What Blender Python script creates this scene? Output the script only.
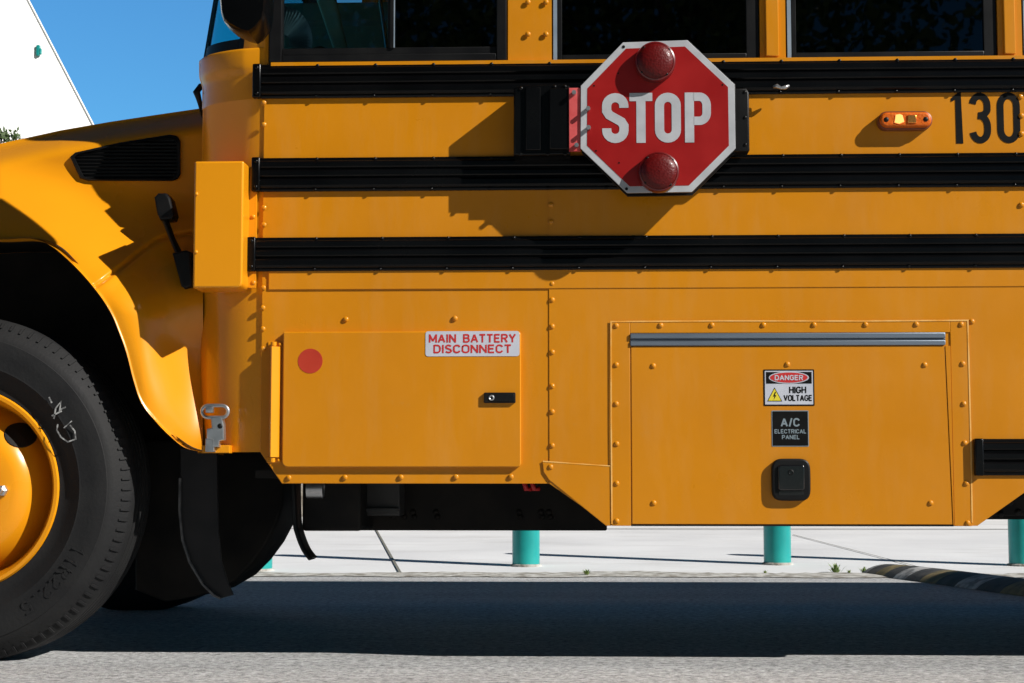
import bpy, bmesh, math, random
from mathutils import Vector, Matrix
random.seed(7)
R = math.radians
for o in list(bpy.data.objects): bpy.data.objects.remove(o)
C = bpy.context.scene.collection
S = bpy.context.scene

# ------------------------------------------------------------ camera
FPX = 1720.0
CAMH, CAMD = 0.525, 5.05
YAW, PITCH = R(2.2), math.atan((484-341.5)/FPX)
cam_d = bpy.data.cameras.new('camera'); cam = bpy.data.objects.new('camera', cam_d); C.objects.link(cam)
cam_d.sensor_width = 36; cam_d.lens = FPX/1024*36
cam_d.clip_start = .05; cam_d.clip_end = 3000
CAM = Vector((0, -CAMD, CAMH))
ROT = Matrix.Rotation(YAW, 3, 'Z') @ Matrix.Rotation(math.pi/2+PITCH, 3, 'X')
cam.location = CAM; cam.rotation_euler = ROT.to_euler()
S.camera = cam
S.render.resolution_x = 1024; S.render.resolution_y = 683

# ------------------------------------------------------------ light
SUND = Vector((-1.0, .52, -.77)).normalized()          # direction the light travels
el = math.asin(-SUND.z); az = math.atan2(-SUND.x, -SUND.y)
w = bpy.data.worlds.new('World'); S.world = w; w.use_nodes = True
nt = w.node_tree; bg = nt.nodes['Background']; bg.inputs[1].default_value = .054
sky = nt.nodes.new('ShaderNodeTexSky'); sky.sky_type = 'NISHITA'; sky.sun_disc = False
sky.sun_elevation = el; sky.sun_rotation = az; sky.air_density = 1.25; sky.dust_density = .0; sky.ozone_density = 2.2
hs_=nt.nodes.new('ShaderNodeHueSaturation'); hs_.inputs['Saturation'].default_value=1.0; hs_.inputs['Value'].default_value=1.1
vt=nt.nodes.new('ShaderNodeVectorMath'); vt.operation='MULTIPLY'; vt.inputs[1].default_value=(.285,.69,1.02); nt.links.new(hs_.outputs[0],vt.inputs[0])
nt.links.new(sky.outputs[0], hs_.inputs['Color'])
# sky scaled by direction: low north raised, overhead and south dimmed to cut fill
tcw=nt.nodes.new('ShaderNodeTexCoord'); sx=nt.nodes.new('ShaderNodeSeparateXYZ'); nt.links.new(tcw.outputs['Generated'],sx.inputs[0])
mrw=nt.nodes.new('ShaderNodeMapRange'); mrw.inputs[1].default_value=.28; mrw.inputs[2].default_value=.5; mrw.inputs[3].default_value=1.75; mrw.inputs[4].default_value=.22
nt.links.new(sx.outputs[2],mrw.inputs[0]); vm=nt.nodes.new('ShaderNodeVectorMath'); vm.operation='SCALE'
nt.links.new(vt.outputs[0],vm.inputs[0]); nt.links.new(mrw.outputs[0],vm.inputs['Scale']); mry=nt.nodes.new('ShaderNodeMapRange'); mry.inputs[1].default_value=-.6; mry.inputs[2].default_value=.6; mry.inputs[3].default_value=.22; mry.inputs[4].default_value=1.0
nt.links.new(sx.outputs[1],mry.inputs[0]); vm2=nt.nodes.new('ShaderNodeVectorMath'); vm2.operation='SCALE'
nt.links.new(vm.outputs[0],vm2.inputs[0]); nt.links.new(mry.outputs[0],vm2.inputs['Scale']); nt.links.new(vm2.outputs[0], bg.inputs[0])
sun_d = bpy.data.lights.new('sun', 'SUN'); sun_d.energy = 5.0; sun_d.angle = R(.5); sun_d.color = (1, .965, .91)
sun = bpy.data.objects.new('sun', sun_d); C.objects.link(sun)
sun.rotation_euler = SUND.to_track_quat('-Z', 'Y').to_euler(); sun.location = (8, -6, 9)
S.view_settings.view_transform = 'Standard'; S.view_settings.look = 'None'
S.view_settings.exposure = .35; S.view_settings.gamma = 1; S.view_settings.use_curve_mapping = False

# ------------------------------------------------------------ measuring helpers
def ray(px, py):
    return (ROT @ Vector(((px-512)/FPX, -(py-341.5)/FPX, -1))).normalized()
def P(px, py, Y=0.):
    """point measured on the vertical plane Y of the bus side"""
    d = ray(px, py); return CAM + d*((Y-CAM.y)/d.y)
def G(px, py, z=0.):
    d = ray(px, py); return CAM + d*((z-CAM.z)/d.z)
def X(px, Y=0., py=300): return P(px, py, Y).x
def Z(py, Y=0., px=620): return P(px, py, Y).z

# ------------------------------------------------------------ materials
def mat(name, col=(.5,.5,.5), rough=.5, metal=0, coat=0, ior=1.5, spec=.5, emit=None):
    m = bpy.data.materials.new(name); m.use_nodes = True
    b = m.node_tree.nodes['Principled BSDF']
    b.inputs['Base Color'].default_value = (*col, 1); b.inputs['Roughness'].default_value = rough
    b.inputs['Metallic'].default_value = metal; b.inputs['Coat Weight'].default_value = coat
    b.inputs['Coat Roughness'].default_value = .06; b.inputs['IOR'].default_value = ior
    b.inputs['Specular IOR Level'].default_value = spec
    if emit: b.inputs['Emission Color'].default_value = (*emit[0], 1); b.inputs['Emission Strength'].default_value = emit[1]
    return m
def N(m, t, **k):
    n = m.node_tree.nodes.new(t)
    for a, v in k.items():
        if a in n.inputs: n.inputs[a].default_value = v
        else: setattr(n, a, v)
    return n
def L(m, a, b): m.node_tree.links.new(a, b)
def vary(m, c0, c1, scale=5, detail=4, rough=None, bump=0, bscale=None, stretch=(1,1,1), lo=.35, hi=.65, bd=.01):
    b = m.node_tree.nodes['Principled BSDF']
    tc = N(m, 'ShaderNodeTexCoord'); mp = N(m, 'ShaderNodeMapping'); mp.inputs['Scale'].default_value = stretch
    L(m, tc.outputs['Object'], mp.inputs[0])
    n = N(m, 'ShaderNodeTexNoise', Scale=scale, Detail=detail); L(m, mp.outputs[0], n.inputs['Vector'])
    r = N(m, 'ShaderNodeValToRGB'); r.color_ramp.elements[0].position = lo; r.color_ramp.elements[1].position = hi
    r.color_ramp.elements[0].color = (*c0,1); r.color_ramp.elements[1].color = (*c1,1)
    L(m, n.outputs[0], r.inputs[0]); L(m, r.outputs[0], b.inputs['Base Color'])
    if rough:
        q = N(m, 'ShaderNodeMapRange'); q.inputs[3].default_value = rough[0]; q.inputs[4].default_value = rough[1]
        L(m, n.outputs[0], q.inputs[0]); L(m, q.outputs[0], b.inputs['Roughness'])
    if bump:
        n2 = N(m, 'ShaderNodeTexNoise', Scale=bscale or scale*8, Detail=4); L(m, mp.outputs[0], n2.inputs['Vector'])
        bp = N(m, 'ShaderNodeBump', Strength=bump, Distance=bd); L(m, n2.outputs[0], bp.inputs['Height'])
        L(m, bp.outputs[0], b.inputs['Normal'])
    return m
YA, YB = (.55,.200,.003), (.61,.228,.004)
paint = vary(mat('school_bus_paint', rough=.42, coat=.18, spec=.3), YA, YB, 2.2, 5, (.26,.42), .14, 3.0, lo=.3, hi=.7, bd=.02)
# a film of dust: streaks stretched downwards
def dusty(m, amt=.10, dust=(.55,.42,.24), sc=9):
    b = m.node_tree.nodes['Principled BSDF']; src = b.inputs['Base Color'].links[0].from_socket
    tc = N(m, 'ShaderNodeTexCoord'); mp = N(m, 'ShaderNodeMapping'); mp.inputs['Scale'].default_value = (1.6,1.6,.28)
    L(m, tc.outputs['Object'], mp.inputs[0]); n = N(m, 'ShaderNodeTexNoise', Scale=sc, Detail=9, Roughness=.66); L(m, mp.outputs[0], n.inputs['Vector'])
    r = N(m, 'ShaderNodeMapRange'); r.inputs[1].default_value=.48; r.inputs[2].default_value=.85; r.inputs[3].default_value=0; r.inputs[4].default_value=amt
    L(m, n.outputs[0], r.inputs[0]); mx = N(m, 'ShaderNodeMixRGB'); L(m, r.outputs[0], mx.inputs[0]); L(m, src, mx.inputs[1]); mx.inputs[2].default_value=(*dust,1)
    L(m, mx.outputs[0], b.inputs['Base Color'])
dusty(paint, .10)
def film(m):
    b=m.node_tree.nodes['Principled BSDF']; src=b.inputs['Base Color'].links[0].from_socket
    tc=N(m,'ShaderNodeTexCoord'); n=N(m,'ShaderNodeTexNoise',Scale=26,Detail=8,Roughness=.75); L(m,tc.outputs['Object'],n.inputs['Vector'])
    n2=N(m,'ShaderNodeTexNoise',Scale=3.2,Detail=6,Roughness=.6); L(m,tc.outputs['Object'],n2.inputs['Vector'])
    a=N(m,'ShaderNodeMapRange'); a.inputs[1].default_value=.60; a.inputs[2].default_value=.72; L(m,n.outputs[0],a.inputs[0])
    c=N(m,'ShaderNodeMapRange'); c.inputs[1].default_value=.42; c.inputs[2].default_value=.70; c.inputs[4].default_value=.28; L(m,n2.outputs[0],c.inputs[0])
    k=N(m,'ShaderNodeMath',operation='MULTIPLY'); L(m,a.outputs[0],k.inputs[0]); L(m,c.outputs[0],k.inputs[1])
    mx=N(m,'ShaderNodeMixRGB'); mx.inputs[2].default_value=(.42,.25,.09,1); L(m,k.outputs[0],mx.inputs[0]); L(m,src,mx.inputs[1]); L(m,mx.outputs[0],b.inputs['Base Color'])
    q=N(m,'ShaderNodeMapRange'); q.inputs[1].default_value=.35; q.inputs[2].default_value=.7; q.inputs[3].default_value=.26; q.inputs[4].default_value=.52; L(m,n2.outputs[0],q.inputs[0]); L(m,q.outputs[0],b.inputs['Roughness'])
film(paint)
sunpaint = vary(mat('sun_lifted_paint', rough=.34, coat=.3, spec=.3), (.68,.255,.005), (.74,.285,.006), 2, 4, (.22,.33), 0, lo=.3, hi=.7)  # lighter copy of the bus paint, sun brightness lifted into its colour
caulk = vary(mat('edge_sealant', rough=.6), (.80,.45,.12), (.75,.32,.03), 14, 3, lo=.4, hi=.6)
black = vary(mat('gloss_black_rail', rough=.22, spec=.22), (.0012,.0012,.0014), (.0028,.0028,.003), 3, 5, (.16,.34))
bplast = vary(mat('black_plastic', rough=.4, spec=.25), (.003,.003,.0035), (.006,.006,.006), 9, 5, (.35,.55), .05, 200)
dark = vary(mat('chassis_black', rough=.7, spec=.2), (.006,.006,.006), (.016,.014,.012), 6, 5)
rust = vary(mat('rusty_steel', rough=.8), (.03,.012,.006), (.015,.012,.01), 12, 5)
rubber = vary(mat('tyre_rubber', rough=.75, spec=.3), (.006,.006,.007), (.013,.013,.013), 7, 8, (.6,.85), .25, 90, lo=.3, hi=.75, bd=.004)
chalkm = vary(mat('chalk_mark', rough=.9), (.10,.10,.10), (.35,.35,.34), 60, 4, lo=.45, hi=.6)
steel = vary(mat('galvanised_steel', rough=.35, metal=.9), (.42,.43,.44), (.55,.56,.57), 20, 4, (.25,.45))
alu = vary(mat('hinge_aluminium', rough=.45, metal=.5), (.13,.16,.20), (.18,.22,.27), 20, 4, stretch=(.1,1,1))
seal = vary(mat('grey_weather_strip', rough=.5), (.18,.23,.28), (.24,.29,.34), 10, 3)
red = vary(mat('sign_red', rough=.45), (.26,.0025,.002), (.31,.004,.003), 9, 4, (.3,.45))
redplate = vary(mat('faded_red_plate', rough=.5), (.50,.05,.05), (.60,.09,.09), 20, 3)
white = vary(mat('sign_white', rough=.4), (.38,.39,.41), (.46,.47,.49), 14, 5, (.3,.5))
labelw = vary(mat('label_white', rough=.4), (.48,.50,.57), (.54,.56,.62), 14, 4)
dred = vary(mat('decal_red', rough=.45), (.42,.030,.012), (.47,.04,.016), 10, 3)
inkred = mat('ink_red', (.50,.02,.02), .5); ink = vary(mat('ink_black', rough=.5, spec=.15), (.003,.003,.003), (.006,.006,.006), 20, 3)
inkgrey = mat('ink_grey', (.19,.24,.27), .5); inky = mat('ink_yellow', (.72,.60,.03), .5)
def lensmat(name, c):
    m = mat(name, c, .42, coat=.05, spec=.3); b = m.node_tree.nodes['Principled BSDF']
    tc = N(m,'ShaderNodeTexCoord'); v = N(m,'ShaderNodeTexVoronoi', Scale=140); L(m, tc.outputs['Object'], v.inputs['Vector'])
    bp = N(m,'ShaderNodeBump', Strength=.4, Distance=.002); L(m, v.outputs[0], bp.inputs['Height']); L(m, bp.outputs[0], b.inputs['Normal'])
    b.inputs['Subsurface Weight'].default_value = .3; b.inputs['Subsurface Radius'].default_value = (.01,.003,.001)
    return m
redlens = lensmat('red_lens', (.10,.001,.001)); amber = lensmat('amber_lens', (.62,.12,.004))
amberc = mat('amber_reflector', (1,.38,.07), .22, metal=.85, coat=.5)
concrete = vary(mat('pale_concrete', rough=.85), (.60,.60,.61), (.71,.71,.715), 1.1, 9, None, .25, 60, lo=.3, hi=.7)
joint = mat('joint_dark', (.16,.155,.13), .9)
gravel = vary(mat('dusty_gutter', rough=.95), (.20,.18,.15), (.48,.47,.44), 14, 9, None, .6, 60, lo=.35, hi=.6)
teal = vary(mat('teal_bollard_paint', rough=.38, coat=.15), (.004,.25,.24), (.007,.31,.29), 6, 5, (.3,.5))
stone = vary(mat('stone_wall', rough=.9), (.22,.19,.15), (.50,.46,.40), 6, 9, None, .6, 30, lo=.35, hi=.65)
stucco = vary(mat('white_stucco', rough=.9), (.80,.80,.79), (.86,.86,.85), .4, 8, None, .3, 30)
barkm = vary(mat('bark', rough=.9), (.05,.035,.025), (.12,.09,.065), 12, 6, None, .6, 30, stretch=(1,1,.2))
leafm = vary(mat('foliage', rough=.6), (.025,.055,.012), (.08,.12,.03), 2.0, 4)
weedm = vary(mat('weed_green', rough=.6), (.12,.20,.04), (.25,.33,.08), 20, 3)
inter = vary(mat('cabin_vinyl', rough=.7), (.20,.30,.30), (.28,.37,.37), 6, 4)
seatm = vary(mat('seat_vinyl', rough=.6), (.012,.014,.02), (.02,.022,.03), 6, 4)
greyb = vary(mat('undertray_grey', rough=.6), (.02,.02,.02), (.035,.035,.035), 6, 4)

def glass(name, tint, gl=.06):
    m = bpy.data.materials.new(name); m.use_nodes = True; t = m.node_tree; t.nodes.remove(t.nodes['Principled BSDF'])
    out = t.nodes['Material Output']; tr = N(m,'ShaderNodeBsdfTransparent'); tr.inputs[0].default_value=(*tint,1)
    g = N(m,'ShaderNodeBsdfGlossy'); g.inputs['Roughness'].default_value=.015; g.inputs['Color'].default_value=(.9,.95,1,1)
    lw = N(m,'ShaderNodeLayerWeight'); lw.inputs[0].default_value=.5; pw=N(m,'ShaderNodeMath',operation='POWER'); pw.inputs[1].default_value=5; L(m,lw.outputs['Facing'],pw.inputs[0]); f=N(m,'ShaderNodeMath',operation='MULTIPLY_ADD'); f.inputs[1].default_value=.95; f.inputs[2].default_value=.045; L(m,pw.outputs[0],f.inputs[0]); mx=N(m,'ShaderNodeMixShader')
    tc = N(m,'ShaderNodeTexCoord'); n = N(m,'ShaderNodeTexNoise', Scale=2.5, Detail=2); L(m, tc.outputs['Object'], n.inputs['Vector'])
    bp = N(m,'ShaderNodeBump', Strength=.04, Distance=.01); L(m, n.outputs[0], bp.inputs['Height']); L(m, bp.outputs[0], g.inputs['Normal'])
    L(m,f.outputs[0],mx.inputs[0]); L(m,tr.outputs[0],mx.inputs[1]); L(m,g.outputs[0],mx.inputs[2]); L(m,mx.outputs[0],out.inputs[0]); return m
tint = glass('tinted_window_glass', (.03,.035,.045)); clear = glass('green_tinted_glass', (.60,.70,.70)); wsg = glass('windscreen_glass', (.20,.74,.78))

def stain(m,col,lo,hi,sc,amt):
    b=m.node_tree.nodes['Principled BSDF']; src=b.inputs['Base Color'].links[0].from_socket
    tc=N(m,'ShaderNodeTexCoord'); mp=N(m,'ShaderNodeMapping'); mp.inputs['Scale'].default_value=(.5,1.6,1); L(m,tc.outputs['Object'],mp.inputs[0])
    n=N(m,'ShaderNodeTexNoise',Scale=sc,Detail=9,Roughness=.7); L(m,mp.outputs[0],n.inputs['Vector'])
    a=N(m,'ShaderNodeMapRange'); a.inputs[1].default_value=lo; a.inputs[2].default_value=hi; a.inputs[4].default_value=amt; L(m,n.outputs[0],a.inputs[0])
    mx=N(m,'ShaderNodeMixRGB'); mx.inputs[2].default_value=(*col,1); L(m,a.outputs[0],mx.inputs[0]); L(m,src,mx.inputs[1]); L(m,mx.outputs[0],b.inputs['Base Color'])
stain(concrete,(.36,.35,.33),.52,.75,1.7,.5)
# asphalt: aggregate speckle + wear
asph = mat('asphalt', rough=.9, spec=.3)
def _a(m):
    b = m.node_tree.nodes['Principled BSDF']; tc = N(m,'ShaderNodeTexCoord')
    n1 = N(m,'ShaderNodeTexNoise', Scale=.9, Detail=8, Roughness=.6); n2 = N(m,'ShaderNodeTexVoronoi', Scale=170); n3 = N(m,'ShaderNodeTexNoise', Scale=38, Detail=7, Roughness=.8)
    mp = N(m,'ShaderNodeMapping'); mp.inputs['Scale'].default_value=(.35,1.5,1); L(m, tc.outputs['Object'], mp.inputs[0]); L(m, mp.outputs[0], n1.inputs['Vector'])
    for n in (n2,n3): L(m, tc.outputs['Object'], n.inputs['Vector'])
    r1 = N(m,'ShaderNodeValToRGB'); r1.color_ramp.elements[0].position=.3; r1.color_ramp.elements[1].position=.72
    r1.color_ramp.elements[0].color=(.25,.25,.255,1); r1.color_ramp.elements[1].color=(.40,.40,.40,1)
    r3 = N(m,'ShaderNodeMapRange'); r3.inputs[1].default_value=.32; r3.inputs[2].default_value=.68; r3.inputs[3].default_value=.2; r3.inputs[4].default_value=1.85
    r2 = N(m,'ShaderNodeMixRGB', blend_type='MULTIPLY'); r2.inputs[0].default_value=1
    L(m,n1.outputs[0],r1.inputs[0]); L(m,n3.outputs[0],r3.inputs[0]); L(m,r1.outputs[0],r2.inputs[1]); L(m,r3.outputs[0],r2.inputs[2])
    r4 = N(m,'ShaderNodeMixRGB', blend_type='MULTIPLY'); r4.inputs[0].default_value=.5; L(m,r2.outputs[0],r4.inputs[1]); L(m,n2.outputs['Color'],r4.inputs[2])
    hs = N(m,'ShaderNodeHueSaturation'); hs.inputs['Saturation'].default_value=.12; hs.inputs['Value'].default_value=1.25; L(m,r4.outputs[0],hs.inputs['Color'])
    L(m,hs.outputs[0],b.inputs['Base Color']); bp=N(m,'ShaderNodeBump',Strength=.8,Distance=.006); L(m,n3.outputs[0],bp.inputs['Height']); L(m,bp.outputs[0],b.inputs['Normal'])
_a(asph); stain(asph,(.55,.55,.55),.56,.66,11,.75); stain(asph,(.05,.05,.05),.66,.74,2.3,.6)

# ------------------------------------------------------------ mesh helpers
def link(name, me, m, parent=None, smooth=False):
    o = bpy.data.objects.new(name, me); C.objects.link(o)
    for mm in (m if isinstance(m, (list, tuple)) else [m]): me.materials.append(mm)
    if smooth:
        for p in me.polygons: p.use_smooth = True
    if parent:
        o.parent = parent
        q = parent; off = Vector((0,0,0))
        while q: off += q.location; q = q.parent
        o.location = -off
    return o
def pieces(b,name,m,parent,**k):
    par=list(range(len(b.v)))
    def fd(i):
        while par[i]!=i: par[i]=par[par[i]]; i=par[i]
        return i
    for f in b.f:
        for i in f[1:]: par[fd(i)]=fd(f[0])
    g={}
    for f in b.f: g.setdefault(fd(f[0]),[]).append(f)
    for fs in g.values():
        q=MB(); ix=sorted({i for f in fs for i in f}); mp={i:k_ for k_,i in enumerate(ix)}
        q.add([b.v[i] for i in ix],[tuple(mp[i] for i in f) for f in fs]); o=q.build(name,m,parent,**k)
    return o
class MB:
    def __init__(s): s.v=[]; s.f=[]; s.mi=[]; s.cur=0
    def add(s, v, f):
        k=len(s.v); s.v += [tuple(p) for p in v]; s.f += [tuple(i+k for i in q) for q in f]; s.mi += [s.cur]*len(f); return s
    def bm(s, b):
        b.verts.index_update(); s.add([v.co[:] for v in b.verts], [[v.index for v in f.verts] for f in b.faces]); b.free(); return s
    def box(s, x0,x1,y0,y1,z0,z1, bev=0, seg=2):
        b = bmesh.new(); bmesh.ops.create_cube(b, size=1)
        for v in b.verts:
            v.co = Vector((x0+(x1-x0)*(v.co.x+.5), y0+(y1-y0)*(v.co.y+.5), z0+(z1-z0)*(v.co.z+.5)))
        if bev: bmesh.ops.bevel(b, geom=b.edges[:], offset=bev, segments=seg, affect='EDGES', profile=.5)
        return s.bm(b)
    def prism(s, pts, y0, y1, bev=0, seg=2):
        """outline (x,z) list extruded from front y0 to back y1; front rim bevelled"""
        b = bmesh.new(); fr=[b.verts.new((p[0],y0,p[1])) for p in pts]; bk=[b.verts.new((p[0],y1,p[1])) for p in pts]
        f=b.faces.new(fr); b.faces.new(bk[::-1]); n=len(pts)
        for i in range(n): b.faces.new((fr[i],bk[i],bk[(i+1)%n],fr[(i+1)%n]))
        bmesh.ops.recalc_face_normals(b, faces=b.faces[:])
        if bev: bmesh.ops.bevel(b, geom=[e for e in b.edges if all(abs(v.co.y-y0)<1e-7 for v in e.verts)], offset=bev, segments=seg, affect='EDGES', profile=.5)
        return s.bm(b)
    def lathe(s, prof, c, axis='y', n=48, cap=True):
        """prof list of (r, t) about an axis through c"""
        v=[]; f=[]
        for r,t in prof:
            for i in range(n):
                a=2*math.pi*i/n; q=(r*math.cos(a), r*math.sin(a))
                v.append({'y':(c[0]+q[0],c[1]+t,c[2]+q[1]),'z':(c[0]+q[0],c[1]+q[1],c[2]+t),'x':(c[0]+t,c[1]+q[0],c[2]+q[1])}[axis])
        for k in range(len(prof)-1):
            for i in range(n): f.append((k*n+i,k*n+(i+1)%n,(k+1)*n+(i+1)%n,(k+1)*n+i))
        if cap: f.append(tuple(range(n))); f.append(tuple((len(prof)-1)*n+i for i in range(n)))
        return s.add(v,f)
    def tube(s, pts, r, n=10):
        pts=[Vector(p) for p in pts]; v=[]; f=[]; up=None
        for i,p in enumerate(pts):
            d=(pts[min(i+1,len(pts)-1)]-pts[max(i-1,0)]).normalized()
            a=d.orthogonal().normalized() if up is None else (up-d*up.dot(d)).normalized(); up=a; b=d.cross(a)
            rr=r[i] if isinstance(r,(list,tuple)) else r
            for k in range(n): t=2*math.pi*k/n; v.append(p+a*rr*math.cos(t)+b*rr*math.sin(t))
        for i in range(len(pts)-1):
            for k in range(n): f.append((i*n+k,i*n+(k+1)%n,(i+1)*n+(k+1)%n,(i+1)*n+k))
        f.append(tuple(range(n))); f.append(tuple((len(pts)-1)*n+k for k in range(n)))
        return s.add(v,f)
    def dome(s, x, y, z, r, h=.45, n=10):
        h*=.72
        """rivet head on a surface facing -y"""
        v=[]; f=[]; rings=((1,0),(.92,.35),(.65,.75),(.3,.97))
        for a,b in rings:
            for i in range(n): t=2*math.pi*i/n; v.append((x+r*a*math.cos(t), y-r*h*2*b, z+r*a*math.sin(t)))
        v.append((x,y-r*h*2,z)); 
        for k in range(3):
            for i in range(n): f.append((k*n+i,k*n+(i+1)%n,(k+1)*n+(i+1)%n,(k+1)*n+i))
        for i in range(n): f.append((3*n+i,3*n+(i+1)%n,4*n))
        return s.add(v,f)
    def grid(s, fn, nu, nv):
        v=[fn(i/(nu-1), j/(nv-1)) for j in range(nv) for i in range(nu)]
        f=[(j*nu+i,j*nu+i+1,(j+1)*nu+i+1,(j+1)*nu+i) for j in range(nv-1) for i in range(nu-1)]
        return s.add(v,f)
    def build(s, name, m, parent=None, smooth=False, ang=None):
        me=bpy.data.meshes.new(name); me.from_pydata(s.v,[],s.f); me.polygons.foreach_set('material_index', s.mi)
        b=bmesh.new(); b.from_mesh(me); bmesh.ops.recalc_face_normals(b, faces=b.faces[:]); b.to_mesh(me); b.free()
        o=link(name, me, m, parent, smooth)
        if ang: 
            me.set_sharp_from_angle(angle=R(ang))
            for p in me.polygons: p.use_smooth=not (p.area>4e-4 and max(abs(c) for c in p.normal)>.9995)
        return o
def rrect(x0,z0,x1,z1,r,n=5,rs=None):
    rs = rs or (r,)*4; pts=[]
    for (cx,cz,sx,sz,a0),rr in zip(((x1,z1,-1,-1,0),(x0,z1,1,-1,90),(x0,z0,1,1,180),(x1,z0,-1,1,270)),rs):
        for i in range(n+1):
            a=R(a0+90*i/n); pts.append((cx+sx*rr+rr*math.cos(a), cz+sz*rr+rr*math.sin(a)))
    out=[]
    for p in pts:
        if not out or (abs(p[0]-out[-1][0])+abs(p[1]-out[-1][1]))>1e-6: out.append(p)
    if abs(out[0][0]-out[-1][0])+abs(out[0][1]-out[-1][1])<1e-6: out.pop()
    return out
def pr(x0,y0,x1,y1,Y=0.): # pixel rect -> x0,x1,zlo,zhi
    xm,ym=(x0+x1)/2,(y0+y1)/2
    return P(x0,ym,Y).x, P(x1,ym,Y).x, P(xm,y1,Y).z, P(xm,y0,Y).z
def pts(lst, Y=0.): return [(P(a,b,Y).x, P(a,b,Y).z) for a,b in lst]
def empty(name, loc, parent=None):
    o=bpy.data.objects.new(name,None); C.objects.link(o); o.location=loc; o.empty_display_size=.2
    if parent: o.parent=parent
    return o
def tag(o,label=None,cat=None,group=None,kind=None):
    if label:o['label']=label
    if cat:o['category']=cat
    if group:o['group']=group
    if kind:o['kind']=kind
    return o
def ribbon(b, pl, wd, y, dep=.0008, closed=False):
    """flat stroke of width wd along polyline pl (x,z)"""
    n=len(pl); q=[Vector(p) for p in pl]; Lf=[]; Rt=[]
    for i in range(n):
        if closed: a=q[(i-1)%n]; c=q[(i+1)%n]
        else: a=q[max(i-1,0)]; c=q[min(i+1,n-1)]
        d1=(q[i]-a); d2=(c-q[i])
        if d1.length<1e-9: d1=d2
        if d2.length<1e-9: d2=d1
        d1.normalize(); d2.normalize(); t=(d1+d2).normalized(); nn=Vector((-t.y,t.x)); k=wd/2/max(.5,nn.dot(Vector((-d1.y,d1.x))))
        Lf.append(q[i]+nn*k); Rt.append(q[i]-nn*k)
    v=[]; f=[]
    for yy in (y-dep,y): v+= [(p.x,yy,p.y) for p in Lf]+[(p.x,yy,p.y) for p in Rt]
    m=n if closed else n-1
    for i in range(m):
        j=(i+1)%n; f+=[(i,j,n+j,n+i),(2*n+i,2*n+j,3*n+j,3*n+i),(i,j,2*n+j,2*n+i),(n+i,n+j,3*n+j,3*n+i)]
    if not closed: f+=[(0,n,3*n,2*n),(n-1,2*n-1,4*n-1,3*n-1)]
    b.add(v,f)
def garc(cx,cy,rx,ry,a0,a1,n=8): return [(cx+rx*math.cos(R(a0+(a1-a0)*i/n)), cy+ry*math.sin(R(a0+(a1-a0)*i/n))) for i in range(n+1)]
def glyph(c):
    # strokes in a 0..1 box, y up; second item the relative width
    O=garc(.5,.72,.5,.28,180,0)+garc(.5,.28,.5,.28,0,-180)
    T={'A':([[(0,-.06),(.5,1.02)],[(1,-.06),(.5,1.02)],[(.2,.3),(.8,.3)]],1.0),
    'B':([[(0,-.08),(0,1.08)],[(0,1),(.55,1)]+garc(.6,.77,.33,.23,80,-80)+[(.5,.54),(0,.54)],[(.5,.54)]+garc(.62,.27,.38,.27,80,-80)+[(.5,0),(0,0)]],.86),
    'C':([garc(.5,.70,.5,.30,10,180)+garc(.5,.30,.5,.30,180,350)],.88),
    'D':([[(0,-.08),(0,1.08)],[(0,1),(.45,1)]+garc(.5,.6,.5,.4,80,0)+garc(.5,.4,.5,.4,0,-80)+[(.45,0),(0,0)]],.88),
    'E':([[(0,-.08),(0,1.08)],[(0,1),(1.06,1)],[(0,.52),(.94,.52)],[(0,0),(1.06,0)]],.76),
    'G':([garc(.5,.70,.5,.30,15,180)+garc(.5,.30,.5,.30,180,360)+[(1,.46),(.55,.46)]],.92),
    'H':([[(0,-.08),(0,1.08)],[(1,-.08),(1,1.08)],[(0,.52),(1,.52)]],.86),
    'I':([[(.5,-.08),(.5,1.08)]],.06),'L':([[(0,-.08),(0,1.08)],[(0,0),(1.06,0)]],.70),
    'M':([[(0,-.08),(0,1.08)],[(0,1.02),(.5,.12)],[(1,1.02),(.5,.12)],[(1,-.08),(1,1.08)]],1.1),
    'N':([[(0,-.08),(0,1.08)],[(0,1.02),(1,-.02)],[(1,-.08),(1,1.08)]],.9),
    'O':([O+[O[0],O[1]]],.95),'P':([[(0,-.08),(0,1.08)],[(0,1),(.5,1)]+garc(.6,.73,.4,.27,80,-80)+[(.5,.46),(0,.46)]],.82),
    'R':([[(0,-.08),(0,1.08)],[(0,1),(.5,1)]+garc(.6,.75,.38,.25,80,-80)+[(.5,.5),(0,.5)],[(.5,.5),(1,-.08)]],.88),
    'S':([garc(.5,.76,.48,.24,20,180)+[(.12,.62),(.5,.51),(.88,.40)]+garc(.5,.24,.5,.24,0,-160)],.82),
    'T':([[(.5,-.08),(.5,1)],[(-.06,1),(1.06,1)]],.84),'U':([[(0,1.08),(0,.3)]+garc(.5,.3,.5,.3,180,360)+[(1,1.08)]],.88),
    'V':([[(0,1.06),(.5,-.02)],[(1,1.06),(.5,-.02)]],.98),'Y':([[(0,1.06),(.5,.45)],[(1,1.06),(.5,.45)],[(.5,.5),(.5,-.08)]],.94),
    '/':([[(0,-.1),(1,1.1)]],.42)}
    return T[c]
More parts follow.
